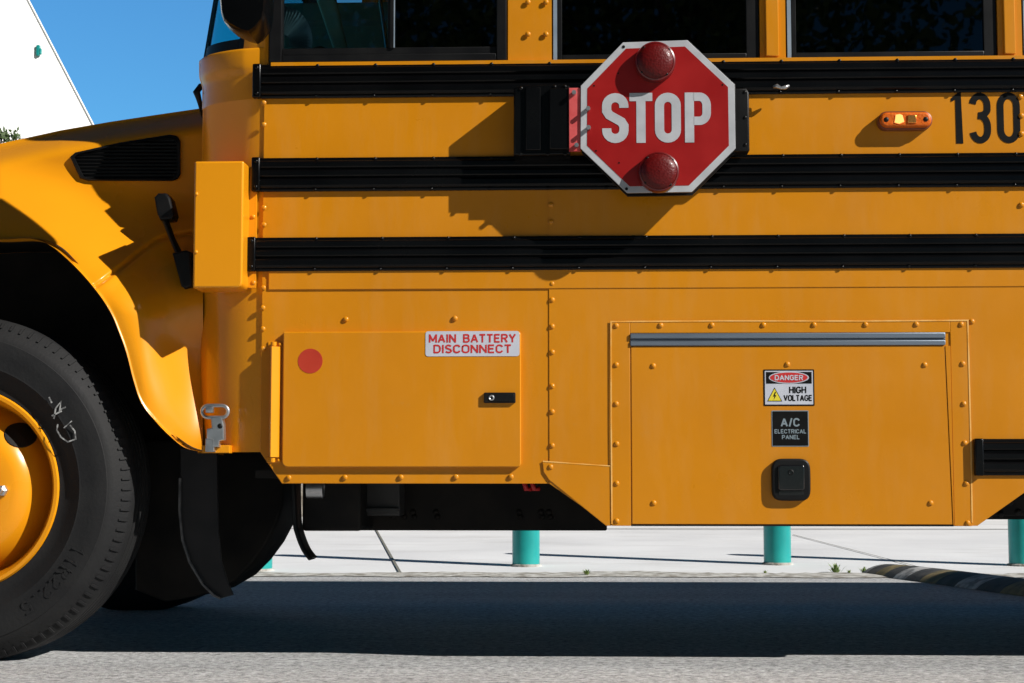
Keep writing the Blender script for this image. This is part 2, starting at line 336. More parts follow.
def stext(name,st,x0,x1,z0,z1,Y,m,parent,wt=.19,dep=.0003):
    H=z1-z0; sw=H*wt; adv=[]; tot=0; gap=1.55*wt
    for ch in st:
        wd=.45 if ch==' ' else glyph(ch)[1]*.72; adv.append(wd); tot+=wd+gap
    tot-=gap; k=(x1-x0-sw)/tot; x=x0+sw/2; b=MB(); n=0
    for ch,wd in zip(st,adv):
        if ch!=' ':
            for sk in glyph(ch)[0]:
                sy=(H-sw)/H; ribbon(b,[(x+p[0]*wd*k, z0+sw/2+min(max(p[1],-.5*wt/sy),1+.5*wt/sy)*(H-sw)) for p in sk],sw,Y-.00006*(n%5),dep); n+=1
        x+=(wd+gap)*k
    return b.build(name,m,parent)
def arc(cx,cz,rx,rz,a0,a1,n=10): return [(cx+rx*math.cos(R(a0+(a1-a0)*i/n)), cz+rz*math.sin(R(a0+(a1-a0)*i/n))) for i in range(n+1)]
def sstep(a,b,x):
    t=max(0,min(1,(x-a)/(b-a))); return t*t*(3-2*t)
def polyi(pl, t):
    """resample polyline at t in 0..1 by index"""
    k=t*(len(pl)-1); i=min(int(k),len(pl)-2); u=k-i; p0=pl[max(i-1,0)];p1=pl[i];p2=pl[i+1];p3=pl[min(i+2,len(pl)-1)]
    return tuple(.5*((2*b)+(-a+c)*u+(2*a-5*b+4*c-d)*u*u+(-a+3*b-3*c+d)*u**3) for a,b,c,d in zip(p0,p1,p2,p3))

# ============================================================ GROUND
EDGE=G(640,577).y           # where the pavement begins
SL=.032                     # pavement rises away from the road
def paveZ(y): return .004+SL*(y-EDGE)
b=MB(); b.grid(lambda u,v:(-400+800*u,-200+(700)*v,0),3,3); gr=b.build('ground', vary(mat('dry_ground',rough=.95),(.16,.15,.12),(.24,.22,.18),.3,8)); tag(gr,kind='structure'); gr.location.z=-.02
b=MB(); b.grid(lambda u,v:(-60+120*u,-14+(EDGE+14.2)*v,0),41,9); rd=b.build('road',asph); tag(rd,kind='structure')
b=MB(); YE=EDGE+6.6
b.add([(-60,EDGE+.10,paveZ(EDGE)),(60,EDGE+.10,paveZ(EDGE)),(60,YE,paveZ(YE)),(-60,YE,paveZ(YE)),(-60,EDGE+.10,-.1),(60,EDGE+.10,-.1)],[(0,1,2,3),(0,1,5,4)])
pv=b.build('pavement',[concrete,joint]); 
# tooled joints, as thin sheets of the same pavement
def jline(a,c,wd):
    A=Vector(a);B=Vector(c);d=(B-A).normalized();n=Vector((-d.y,d.x))*wd/2
    q=[A+n,A-n,B-n,B+n]; return [(p.x,p.y,paveZ(p.y)+.004) for p in q]
def Gp(px,py):
    d=ray(px,py); # intersect with the sloping pavement
    t=(paveZ(EDGE)-SL*0+SL*(CAM.y-EDGE)-CAM.z+0)/(d.z-SL*d.y); return CAM+d*t
b=MB()
a,c=Gp(401,576),Gp(377,532); k=(c.x-a.x)/(c.y-a.y)
sp=3.05
for i in range(-6,7):
    if i==1: continue
    b.add(jline((a.x+i*sp+k*.1,EDGE+.12),(a.x+i*sp+k*(YE-EDGE),YE-.02),.016),[(0,1,2,3)])
a2,c2=Gp(925,569),Gp(793,535)
b.add(jline((a2.x,a2.y),(c2.x,c2.y),.012),[(0,1,2,3)])
b.add(jline((-40,Gp(270,529.5).y),(40,Gp(270,529.5).y+.2),.05),[(0,1,2,3)])
jo=b.build('pavement_joints',joint); tag(jo,kind='structure')
tag(pv,kind='structure')
b=MB(); v=[]; f=[]; ng=1400
for i in range(ng):
    x=-30+60*i/(ng-1); w1=.05*math.sin(x*3.1)*.4+.03*math.sin(x*7.7)+random.uniform(-.02,.02); w2=.05*math.sin(x*1.9+1)+.04*math.sin(x*5.3)+random.uniform(-.035,.035)
    v+=[(x,EDGE-.06+w1,.004),(x,EDGE+.098,.012),(x,EDGE+.21+w2,paveZ(EDGE+.21+w2)+.004)]
for i in range(ng-1): f+=[(3*i,3*i+3,3*i+4,3*i+1),(3*i+1,3*i+4,3*i+5,3*i+2)]
b.add(v,f); gu=b.build('gutter_strip',gravel); tag(gu,kind='structure')
# low stone wall behind the pavement
b=MB(); b.box(-25,25,YE,YE+.3,-.1,paveZ(YE)+.75,.02)
for i in range(-24,25,2): b.box(i-.01,i+1.96,YE-.03,YE+.01,paveZ(YE)-.05,paveZ(YE)+.7,.015)
b.box(-25.1,25.1,YE-.07,YE+.37,paveZ(YE)+.75,paveZ(YE)+.83,.02)
sw=b.build('stone_wall',stone); tag(sw,'low beige stone wall with capping at the back of the pale pavement','wall')

# ============================================================ BOLLARDS
bz=[Gp(526,565.5),Gp(777.5,563.8)]
dx=(bz[1]-bz[0])
def bollard():
    r=.084; b=MB(); b.lathe([(r,0),(r,1.22),(r*.97,1.26),(r*.8,1.30),(r*.45,1.325),(.01,1.33)],(0,0,0),'z',40)
    e=empty('bollard',(0,0,0)); b.build('post',teal,e,ang=35)
    b=MB(); b.lathe([(r+.013,-.01),(r+.012,.006),(r+.001,.010)],(0,0,0),'z',40,False); b.build('base_joint',gravel,e,ang=35)
    return e
BL={-1:'teal bollard half hidden behind the black mud flap near the front wheel',0:'teal bollard seen under the bus beneath the yellow corner gusset',
    1:'teal bollard below the warning labels of the electrical panel',2:'teal bollard at the right edge beside the striped speed bump'}
p0=bollard()
for i in (-2,-1,0,1,2,3):
    if i in(-2,3): continue
    o=p0 if i==-1 else None
    if o is None:
        o=p0.copy(); C.objects.link(o)
        for ch in list(p0.children): c_=ch.copy(); C.objects.link(c_); c_.parent=o
    q=bz[0]+dx*i; q.z=paveZ(q.y); 
    if i==2: q=Gp(1023,565); q.z=paveZ(q.y)
    if i==-1: q=Gp(258,570); q.z=paveZ(q.y)
    o.location=q; tag(o,BL[i],'bollard','teal bollards along the pavement')

# ============================================================ SPEED BUMP
cl=[G(872,574),G(905,576.5),G(950,582),G(1024,592),G(1130,606),G(1300,628)]
def sb(u,v):
    p=Vector(polyi([tuple(q) for q in cl],u)); p2=Vector(polyi([tuple(q) for q in cl],min(1,u+.01)))-Vector(polyi([tuple(q) for q in cl],max(0,u-.01)))
    n=Vector((-p2.y,p2.x,0)).normalized(); s_=(v-.5)*2; e=min(1,u*9)
    e=math.sin(e*math.pi/2); wd=.17*(.45+.55*e)
    h=.062*(1-s_*s_)**.8*e
    return (p.x+n.x*s_*wd,p.y+n.y*s_*wd,.002+h)
b=MB(); b.grid(sb,90,15)
bm_=mat('speed_bump_rubber',rough=.85)
sbk=vary(bm_,(.02,.02,.02),(.06,.055,.05),12,6,None,.3,60)
sby=vary(mat('worn_yellow_stripe',rough=.85),(.10,.08,.035),(.20,.15,.06),16,7,lo=.4,hi=.6); sbw=vary(mat('worn_white_stripe',rough=.85),(.15,.15,.15),(.42,.41,.40),16,7,lo=.4,hi=.6)
for k in range(len(b.f)):
    i=k%89; b.mi[k]={1:2,3:1}.get((i//5)%4,0)
o=b.build('speed_bump',[sbk,sby,sbw],smooth=True); tag(o,'curved rubber speed bump with worn pale stripes at the pavement edge','speed bump')

# weeds in the gutter
for n_,(px,py,s_,lb) in enumerate(((836,574.5,.05,'largest green weed tuft in the gutter left of the speed bump'),(849,575.5,.022,'small flat weed between the big tuft and the speed bump'),(864,575,.035,'green weed tuft touching the tip of the speed bump'),(587,576.5,.03,'tiny pale weed in the gutter left of the electrical panel'),(765,575.5,.02,'dry little weed at the foot of the second bollard'))):
    g=G(px,py); b=MB()
    for i in range(int(900*s_)+14):
        a=random.uniform(0,6.28); r=s_*random.uniform(.1,1); h=s_*random.uniform(.3,1.2); p=Vector((g.x+r*.6*math.cos(a)*random.random(),g.y+r*.5*math.sin(a)*random.random(),.01))
        t=p+Vector((math.cos(a)*r*.8,math.sin(a)*r*.8,h)); sd=Vector((-math.sin(a),math.cos(a),0))*s_*.09; md=(p+t)/2+Vector((0,0,h*.2))
        b.add([p-sd*.4,p+sd*.4,md+sd,md-sd,t],[(0,1,2,3),(3,2,4)])
    tag(b.build('weed',weedm),lb,'plant','weeds in the gutter')

# ============================================================ TREES
def tree(loc,h,cr,ch,label,n=5200,seed=1,trunk=.22,group=None,leaf=.115):
    rn=random.Random(seed); e=empty('tree',(0,0,0)); b=MB(); tips=[]
    top=h-ch*.55
    b.tube([(0,0,-.1),(.05,0,top*.4),(-.04,.05,top*.8),(0,0,h*.9)],[trunk,trunk*.8,trunk*.6,trunk*.12],12)
    for i in range(16):
        a=i*2.4+rn.random(); z0=top*.55+rn.random()*(h-top*.6)*.6; l=cr*(.5+.5*rn.random()); z1=z0+l*(.35+.5*rn.random())
        p=[(0,0,z0),(math.cos(a)*l*.45,math.sin(a)*l*.45,z0+(z1-z0)*.6),(math.cos(a)*l,math.sin(a)*l,z1)]
        b.tube(p,[trunk*.35,trunk*.2,.02],7); tips.append(Vector(p[2])); tips.append(Vector(p[1]))
    b.build('trunk',barkm,e,smooth=True)
    cl=[]
    for t in tips:
        for k in range(5): cl.append((t+Vector((rn.gauss(0,.22),rn.gauss(0,.22),rn.gauss(.05,.18)))*cr, cr*rn.uniform(.12,.3)))
    b=MB()
    for i in range(n):
        c,r=rn.choice(cl); p=c+Vector((rn.gauss(0,1),rn.gauss(0,1),rn.gauss(0,.8)))*r*.62
        u=Vector((rn.gauss(0,1),rn.gauss(0,1),rn.gauss(0,1))).normalized(); v=u.orthogonal().normalized(); s_=leaf*rn.uniform(.6,1.3)
        b.add([p-u*s_,p+v*s_*.45,p+u*s_,p-v*s_*.45],[(0,1,2,3)])
    b.build('crown',leafm,e); e.location=loc
    return tag(e,label,'tree',group)
_t=P(-4,137,36); tree((_t.x-.6,36,0),_t.z*1.27,1.0,3.5,'green tree top showing over the bonnet against the white building',9000,3,leaf=.075)
def tloc(px,py,Y): q=P(px,py,Y); return q
# trees across the road, mirrored in the windows
tree((-4.5,-19,0),9.5,4.2,6.5,'broad street tree across the road mirrored in the left windows',10500,5)
tree((1.6,-20,0),10.5,4.3,7.5,'tall street tree across the road mirrored above the stop sign',10500,8)
tree((-11,-21,0),9,4.2,6,'street tree across the road left of the broad one',4500,11)

# ============================================================ WHITE BUILDING (far left)
YB_=58
x0_=P(93,125,YB_).x
def Q(px,py,off=0):
    d=ray(px,py); t=(YB_+.7*(CAM.x-x0_)-CAM.y)/(d.y-.7*d.x); q=CAM+d*t; return q+Vector((off*.57,-off*.82,0))
bc=empty('white_building',(-30,YB_,0)); b=MB()
A=Q(93,125); B_=Q(28,0); dr=(A-B_); E0=A+dr*.35; E1=B_-dr*.45
F0=Q(-400,300); F0.z=E1.z; fr_=[Vector((F0.x,F0.y,-.1)),Vector((E0.x,E0.y,-.1)),E0,E1,F0]
bk_=[p+Vector((-16,9,0)) for p in fr_]
b.add(fr_+bk_,[(0,1,2,3,4),(5,6,7,8,9)]+[(i,(i+1)%5,5+(i+1)%5,5+i) for i in range(5)])
b.build('wall',stucco,bc)
b=MB(); b.tube([E0,E1,F0],.06,6); b.build('roof_edge',stucco,bc)
q=Q(37.5,51,.10); b=MB(); b.box(q.x-.07,q.x+.05,q.y-.05,q.y+.12,q.z-.2,q.z+.2,.02); b.box(q.x+.05,q.x+.11,q.y-.05,q.y+.1,q.z-.14,q.z+.08,.02)
b.build('wall_lamp',teal,bc)
tag(bc,'tall bright white building with a steeply sloping edge beyond the bonnet','building')

# ============================================================ THE BUS
bus=empty('school_bus',(0,1.2,0))
BW=2.44                     # width
ZR1=(Z(96),Z(62.4)); ZR2=(Z(189.8),Z(156.2)); ZR3=(Z(270),Z(236.2))
XL=X(262); XS=X(549); XE=7.2
ZSILL=Z(61.2); ZT=2.42; ZRF=3.08
xw=[(X(268.5,0,45),X(508,0,45)),(X(552,0,45),X(760,0,45)),(X(786,0,45),X(998,0,45))]
pw=xw[2][0]-xw[1][0]
x_=xw[2][0]
while x_+pw+.6<XE: x_+=pw; xw.append((x_,x_+xw[2][1]-xw[2][0]))
# ---- skin
def skin():
    b=MB(); T=.03
    b.box(XL,XS,0,T,ZR3[0]-.02,ZSILL)                                   # upper skin front section
    b.box(XS,XE,-.003,T,ZR3[0]-.02,ZSILL)
    # lower skins, outlines measured
    b.prism([(XL,Z(452,0,262)),(XL,ZR3[0]-.02),(XS,ZR3[0]-.02),(XS,Z(483.6)),(X(284),Z(483.6))],-.002,T,.002)
    b.prism([(XS,Z(483.6)),(XS,ZR3[0]-.02),(XE,ZR3[0]-.02),(XE,Z(488)),(X(1026),Z(488)),(X(972),Z(525.5)),(X(608),Z(525.5))],-.0045,T,.001)
    # seam laps
    b.box(XL+.020,XE,-.0068,.002,Z(288.5),ZR3[0]+.002,.0015)            # strip under the lowest rail
    for k in (): b.box(X(880),XE,-.011,-.007,Z(288.5)+.045*k*.9,Z(288.5)+.045*k*.9+.006,.0015)
    # pillars and header
    edges=[XL]+[e for p in xw for e in p]+[XE]
    for i in range(0,len(edges),2): b.box(edges[i],edges[i+1],0.001,T+.02,ZSILL,ZT,.0)
    b.box(XL,XE,.001,T,ZT,ZT+.14)
    for i,(a,c) in enumerate(zip(xw[1:],xw[2:])):                        # raised rib on the narrow pillars
        m0,m1=a[1],c[0]; b.box(m0+.016,m1-.022,-.010,.002,ZSILL+.009,ZT,.003)
    b.box(XL+.02,XE,-.0125,.002,ZSILL-.01,ZSILL+.0035,.001)
    return b
b=skin()
RV=[(264,103),(264,125),(264,208),(264,225),(253.5,283),(263.6,288),(263,308),(263,329),(263,349),(346,319.4),(455,318.5),(289,477.8),(345,477.4),(401,477.2),(456,477),(511,476.8),
 (552,284),(552,300),(552,326.6),(552,352.3),(552,386.2),(552,411.8),(552,445.6),(971.5,321.7),
 (528,2.5),(546,2.5),(528,34.5),(546,34.5),(1020,97),(1021,116),(1021,134),(1021,205),(551,205),(551,222)]
for x,y in RV: q=P(x,y,0); b.dome(q.x,-.0045,q.z,.0085,.4)
body=b.build('body_side',paint,bus,ang=40)
# ---- roof, far side, ends, floor as one shell
b=MB(); n=14
def roofp(t): # t 0..1 across
    a=math.pi*t; cx=BW/2; return (cx-(cx)*math.copysign(abs(math.cos(a))**.55,math.cos(a)), (ZT+.14)+(ZRF-ZT-.14)*abs(math.sin(a))**.7)
XF=X(262)-.02
prof=[roofp(i/24) for i in range(25)]
v=[];f=[]
for x in (XF,XE): v+=[(x,p[0],p[1]) for p in prof]
for i in range(24): f.append((i,i+1,26+i,25+i))
b.add(v,f)
b.build('roof',paint,bus,ang=40)
b=MB(); b.box(XF,XE,BW-.03,BW,.40,ZSILL); b.box(XF,XE,BW-.03,BW,ZT,ZT+.14)
edges=[XL]+[e for p in xw for e in p]+[XE]
for i in range(0,len(edges),2): b.box(edges[i],edges[i+1],BW-.05,BW-.001,ZSILL,ZT)
b.box(XE-.03,XE,.031,BW-.031,.45,ZT+.13); b.build('far_side',paint,bus)
b=MB()
for a,c in xw: b.box(a,c,BW-.03,BW-.022,ZSILL,ZT)
pieces(b,'far_window',tint,bus)
b=MB(); b.box(XF,XE-.03,.031,BW-.031,Z(478),Z(470)); b.build('floor',dark,bus)
b=MB()
x=X(552)+.3
while x<XE-.6:
    for y0 in (.15,1.35): b=MB(); b.prism([(x-.42,.85),(x+.12,.85),(x+.14,1.92),(x+.02,1.95),(x-.02,1.28),(x-.42,1.28)],y0,y0+.95,.03); b.build('seat',seatm,bus,ang=40)
    x+=.72

# ---- black rub rails
def rail(z0,z1,x0,x1,name='rub_rail',y0=-.001,bolts=True,px0=316,step=58.5):
    H=z1-z0; D=.021
    pf=[(0,0),(0,.006),(.10,.30),(.13,.55),(.16,.62)]
    # section: flat flange, three raised ribs
    sec=[]
    def rib(c,wd,d):
        return [(c-wd,.012),(c-wd*.75,d*.9),(c-wd*.45,d),(c+wd*.45,d),(c+wd*.75,d*.9),(c+wd,.012)]
    sec=[(0,0),(0,.010),(.05,.012)]+rib(.24,.15,D*.95)+rib(.52,.12,D)+rib(.79,.13,D*.95)+[(.95,.012),(1,.010),(1,0)]
    xs=[x0,x0+.002,x1-.002,x1]; v=[];f=[]; n=len(sec)
    b=MB()
    for k,x in enumerate((x0,x1)): v+=[(x,y0-d,z0+t*H) for t,d in sec]
    for i in range(n-1): f.append((i,i+1,n+i+1,n+i))
    f+= [tuple(range(n)),tuple(range(n,2*n))]
    b.add(v,f)
    b.box(x0-.0095,x0+.016,y0-D-.004,y0,z0-.001,z1+.001,.004)         # end cap
    if bolts:
        px=px0
        while px<1120:
            xx=X(px); 
            if xx<x1-.02:
                b.dome(xx,y0-.012,z1-.0045,.0055,.5)
                b.dome(xx-.005,y0-.012,z0+.0045,.0055,.5)
            px+=step
        b.dome(x0+.004,y0-D-.004,z1-.012,.006,.4); b.dome(x0+.004,y0-D-.004,z0+.012,.006,.4)
    return b.build(name,black,bus,ang=50)
r1=rail(*ZR1,X(257,0,80),XE); r2=rail(*ZR2,X(256,0,175),XE); r3=rail(*ZR3,X(251.5,0,255),XE,px0=316,step=66)
r4=rail(Z(475.5,0,1000),Z(439,0,1000),X(976.5,0,457),XE,bolts=False,px0=985)
b=MB(); b.tube([P(773,87,-.045),P(777,86,-.047),P(781,88,-.049),P(785,87.5,-.049),P(789,85.5,-.046)],[.004,.0065,.004,.0065,.004],8); b.build('rail_clip',steel,r1,smooth=True)

# ---- corner cowl (plan curve)
def cowlplan(u):  # from side skin round to the front
    x0_c=X(262.6); rx_c=x0_c-X(199.5,.15)
    q_=[(x0_c-rx_c*math.sin(R(a)),.17*(1-math.cos(R(a)))) for a in (0,15,30,45,60,75,90)]
    s0=math.sin(R(17)); q_=[(x0_c-rx_c*(math.sin(R(a))-s0)/(1-s0),.004+.18*(math.cos(R(17))-math.cos(R(a)))) for a in (17,29,41,53,65,77,90)]
    pl=q_+[(q_[-1][0],.4),(q_[-1][0],BW/2),(q_[-1][0],BW-.4)]+[(a,BW-c) for a,c in q_[::-1]]
    return polyi(pl,u)
def cowl(zlist,b,nu=150,u0=0,u1=1):
    def fn(u,v):
        k=v*(len(zlist)-1); i=min(int(round(k)),len(zlist)-1); z,off=zlist[i]; x,y=cowlplan(u0+(u1-u0)*u)
        s_=min(1,max(0,(X(262)-x)/.06)); cx,cy=X(262),BW/2
        sg=-1 if y<BW/2 else 1
        fy=1-min(1,abs(y-(0 if y<BW/2 else BW))/.16)
        return (x-off*s_*.9*(1-fy*.5), y+sg*off*s_*fy*.55, z)
    return b.grid(fn,nu,len(zlist))
zb=Z(452,0,240)
ZB1=P(250,47.3,0).z
b=MB(); zl_=[(zb,0),(zb+.002,0),(Z(300,0,240),0)]
zl_+=[(Z(98,0,240)-.004,0),(Z(98,0,240)-.002,.002),(Z(98,0,240),.002)]
for k in range(8): t=k/7; zl_.append((Z(78,0,240)+t*.045, .003+.012*sstep(0,1,t)))
zl_+=[(ZB1-.008,.016),(ZB1-.003,.014),(ZB1,.010),(ZB1+.001,.003)]
cowl(zl_,b); b.build('front_cowl',sunpaint,bus,ang=50)
# windscreen band above
def wsfn(b,zs,u0,u1,inset,nu=60):
    def fn(u,v):
        k=v*(len(zs)-1); z=zs[min(int(round(k)),len(zs)-1)]; x,y=cowlplan(u0+(u1-u0)*u)
        s_=min(1,max(0,(X(262)-x)/.10)); dz=z-ZB1
        return (x+.155*dz*s_+inset*s_, y+(inset if y<BW/2 else -inset), z)
    return b.grid(fn,nu,len(zs))
zs=[ZB1-.01,ZB1+.032,ZB1+.45,ZT+.12]
uA=0; 
b=MB(); wsfn(b,[ZB1-.012,ZB1+.5,ZT+.13],0.0,.075,.0,10); b.build('door_pillar',sunpaint,bus,ang=50)
b=MB(); wsfn(b,[ZB1-.010,ZB1+.034],.07,.93,.001,120); wsfn(b,[ZT-.02,ZT+.16],.07,.93,.001,120)
wsfn(b,[ZB1-.01,ZB1+.4,ZT+.15],.07,.095,.0005,8); wsfn(b,[ZB1-.01,ZB1+.4,ZT+.15],.350,.400,-.001,10); wsfn(b,[ZB1-.01,ZB1+.4,ZT+.15],.91,1,.0005,8)
b.build('windscreen_frame',bplast,bus,ang=50)
b=MB(); wsfn(b,[ZB1,ZB1+.4,ZT+.02],.07,.93,.006,120); b.build('windscreen',wsg,bus,smooth=True)

# ---- driver window
def win(x0,x1,label=None,drv=False):
    fr=MB(); D=.022
    zb_=ZSILL+.0045
    if drv:
        z1=ZT-.01; a,c=x0+.004,x1-.004
        fr.box(a,a+.038,-.012,.03,zb_,z1,.003); fr.box(c-.030,c,-.012,.03,zb_,z1,.003)
        fr.box(a+.038,c-.030,-.010,.03,zb_,zb_+.022,.003); fr.box(a+.038,c-.030,.0,.03,zb_+.023,zb_+.044,.002)
        fr.box(a+.038,c-.030,-.010,.03,z1-.03,z1,.003)
        mx=X(389); fr.box(mx-.009,mx+.0,.002,.03,zb_+.044,z1-.03,.002); fr.box(mx-.002,mx+.010,-.006,.02,zb_+.040,z1-.03,.002)
        o=fr.build('driver_window',bplast,bus,ang=40)
        p=MB(); p.box(a+.036,mx-.009,.016,.020,zb_+.040,z1-.02); p.build('pane',clear,o)
        p=MB(); p.box(mx+.008,c-.028,.008,.012,zb_+.040,z1-.02); p.build('pane',tint,o)
        p=MB(); p.box(mx+.010,mx+.013,-.0065,-.002,zb_+.042,z1-.04); p.build('track_edge',seal,o)
        return o
    z1=ZT-.01
    fr.box(x0+.016,x0+.03,-.002,.03,zb_,z1,.002); fr.box(x1-.040,x1-.002,.006,.03,zb_,z1,.002); fr.box(x0+.03,x1-.04,.004,.03,zb_,zb_+.018,.002)
    fr.box(x0+.03,x1-.04,.004,.03,z1-.03,z1,.002); fr.box(x0+.03,x1-.04,.004,.03,2.10,2.13,.002)
    o=fr.build('window',bplast,bus,ang=40)
    p=MB(); p.box(x0+.028,x1-.038,.014,.018,zb_+.016,z1-.02); p.build('pane',tint,o)
    p=MB(); p.box(x0+.004,x0+.0155,-.0015,.02,zb_-.002,z1); p.build('weather_strip',seal,o)
    return o
win(*xw[0],drv=True)
for a,c in xw[1:]: win(a,c)
# cabin things behind the driver's window
b=MB(); hx,hz=X(278,.12),P(300,42,.12).z
for i in range(26):
    a0=R(-30+i*6.0); a1=R(-30+(i+.5)*6.0); a2=R(-30+(i+1)*6.0)
    pp=[]
    for (a_,yy) in ((a0,.12),(a1,.09),(a2,.12)): pp+= [(hx+.0+.03*math.cos(a_),yy,hz+.02*math.sin(a_)),(hx+.0+.10*math.cos(a_),yy,hz+.11*math.sin(a_))]
    b.add(pp,[(0,1,3,2),(2,3,5,4)])
b.build('sun_blind',vary(mat('pleated_blind',rough=.7),(.20,.28,.34),(.34,.42,.48),9,3),bus)
b=MB(); b.prism([(P(x,y,.7).x,P(x,y,.7).z) for x,y in ((296,-60),(322,-60),(350,60),(337,60))],.7,.73,.01); b.build('cab_brace',vary(mat('pale_cab_trim',rough=.6),(.40,.50,.46),(.5,.6,.55),8,3),bus,ang=40)
b=MB(); b.box(X(272),X(505),.032,.040,2.06,ZT-.01,.002); b.tube([(X(272),.045,ZT-.02),(X(505),.045,ZT-.02)],.02,10); b.build('sun_blocker',seatm,bus,ang=40)  # added above the view to keep tinted sunlight off the bonnet
b=MB(); b.box(P(274,20,1.5).x,P(470,20,1.5).x,1.5,1.53,.9,ZT-.02,.01); b.box(P(274,60,1.3).x,P(430,60,1.3).x,1.0,1.5,.9,P(300,40,1.3).z,.03)
b.build('driver_partition',inter,bus)
b=MB(); b.tube([(X(345),.5,ZT),(X(372),.42,Z(28)),(X(376),.40,Z(34))],.006,8); b.dome(X(376),.40,Z(33),.014,1); b.build('seat_belt',steel,bus,smooth=True)
b=MB(); cc=Vector((X(300),.48,Z(75)))
b.tube([cc+Vector((.05*math.cos(t_*.26)*1.0,.22*math.cos(t_*.26),.2*math.sin(t_*.26))) for t_ in range(25)],.014,10); b.build('steering_wheel',bplast,bus,smooth=True)

# ---- box cover beside the cowl
x0,x1,z0,z1=pr(193.5,161,243,288,-.095)
b=MB(); b.prism(rrect(x0,z0,x1,z1,.02,5,(.006,.006,.006,.018)),-.095,.02,.006,3); b.box(x0+.004,x1-.02,.0195,.14,z0+.02,z1-.004,.002)
b.box(x1-.001,X(256),-.006,.004,z0+.01,z1-.005,.001)
for x,y in ((195.5,194),(195,252)): q=P(x,y,-.095); b.dome(q.x+.003,-.096,q.z,.006,.5)
for x,y in ((253.5,217),): q=P(x,y,0); b.dome(q.x,-.006,q.z,.007,.5)
b.build('side_cover',sunpaint,bus,ang=40)

# ---- fender and bonnet (ruled grid from the wheel arch to the bonnet edge)
ARCH=[(-300,452),(-278,420),(-245,380),(-222,340),(-196,300),(-160,268),(-115,248),(-60,240),(0,239.5),(33,239),(51,246),(66,258),(84,276),(101,297),(112,315),(119,332),(126.5,353),(134,382),(142,404),(158,424),(171,437),(184.5,447.5),(201,452)]
OUT=[(-560,470),(-560,400),(-556,330),(-548,260),(-520,222),(-440,204),(-340,190),(-220,177),(-120,163),(-40,152),(10,141.5),(60,130.5),(110,121.8),(155,115),(203,108),(203,160),(203,205),(203,250),(203,300),(203,345),(203,390),(203,430),(203,452.5)]
GRV=[(90,290),(103,281),(120,268),(140,252),(155,241),(168,236),(192,233)]
def dseg(p,a,c):
    ax,az=a;cx,cz=c;px,pz=p; dx_,dz_=cx-ax,cz-az; t=max(0,min(1,((px-ax)*dx_+(pz-az)*dz_)/(dx_*dx_+dz_*dz_))); return math.hypot(px-ax-t*dx_,pz-az-t*dz_)
def dpoly(p,pl): return min(dseg(p,pl[i],pl[i+1]) for i in range(len(pl)-1))
def topy(x):
    for i in range(4,14):
        if OUT[i][0]<=x<=OUT[i+1][0]: t=(x-OUT[i][0])/(OUT[i+1][0]-OUT[i][0]); return OUT[i][1]+t*(OUT[i+1][1]-OUT[i][1])
    return OUT[4][1] if x<OUT[4][0] else OUT[14][1]
def fY(px,py,d):
    y=-.012+.004*sstep(0,3,d)
    y+=.050*sstep(8,80,d)
    c=212+.26*max(0,px)
    y+=.25*sstep(c+70,c-66,py)
    # lower tail turns back towards the cowl
    tt=py-topy(px); y+=.16*sstep(30,0,tt)**2
    y+=.05*sstep(150,190,py)*sstep(60,-60,px)*0
    g=dpoly((px,py),GRV) if px>60 and py>215 and py<310 else 99
    y+=.012*math.exp(-(g/1.9)**2) - .003*sstep(16,3,g)
    y+=.095*sstep(140,212,px)*sstep(280,350,py)
    y+=.10*sstep(-300,-560,px)
    return y
def outp(u):
    if u*22<10: return polyi(OUT,u)
    k=min(u*22,21.9999); i=int(k); t=k-i; return tuple(a+(c-a)*t for a,c in zip(OUT[i],OUT[i+1]))
def fend(u,v):
    a=polyi(ARCH,u); o=outp(u); v2=v**1.15; px=a[0]+(o[0]-a[0])*v2; py=a[1]+(o[1]-a[1])*v2
    d=math.hypot(px-a[0],py-a[1])
    if py>452.2: py=452.2+(py-452.2)*.3
    return P(px,py,fY(px,py,d))
b=MB(); b.grid(fend,420,110)
# arch flange turned inwards
b.grid(lambda u,v:(lambda a:P(a[0],a[1],-.012)+Vector((0,.055*v,0)))(polyi(ARCH,u)),300,3)
# bonnet top and far half
def top(u,v):
    o=outp((4+10*u)/22); p=P(o[0],o[1],fY(o[0],o[1],99)); y=p.y+(BW-2*p.y)*v; return (p.x,y,p.z+.10*math.sin(math.pi*v)*.45)
b.grid(top,80,20)
def farf(u,v):
    p=Vector(fend(u,v)); return (p.x,BW-p.y,p.z)
b.grid(farf,140,14)
def nose(u,v):
    o=polyi(OUT[0:5],u); p=P(o[0],o[1],fY(o[0],o[1],99)); return (p.x-.12*math.sin(math.pi*v),p.y+(BW-2*p.y)*v,p.z)
b.grid(nose,12,16)
hood=b.build('bonnet',sunpaint,bus,ang=55)
# inner wheel well
b=MB()
def well(u,v):
    a=polyi(ARCH,u); p=P(a[0],a[1],-.012); cx=P(-46,491,0).x; cz=P(-46,491,0).z
    k=1+.06*v; return (cx+(p.x-cx)*k*1.01,.04+.62*v,cz+(p.z-cz)*k*1.01)
b.grid(well,80,8)
p=[(lambda a:(P(a[0],a[1],-.012)))(polyi(ARCH,i/60)) for i in range(61)]
cx=P(-46,491,0).x; cz=P(-46,491,0).z
b.add([(cx+(q.x-cx)*1.07,.661,cz+(q.z-cz)*1.07) for q in p],[tuple(range(61))])
b.box(X(-300),X(198),.67,1.75,.45,1.1,.05)
b.build('wheel_well',dark,bus,smooth=True)
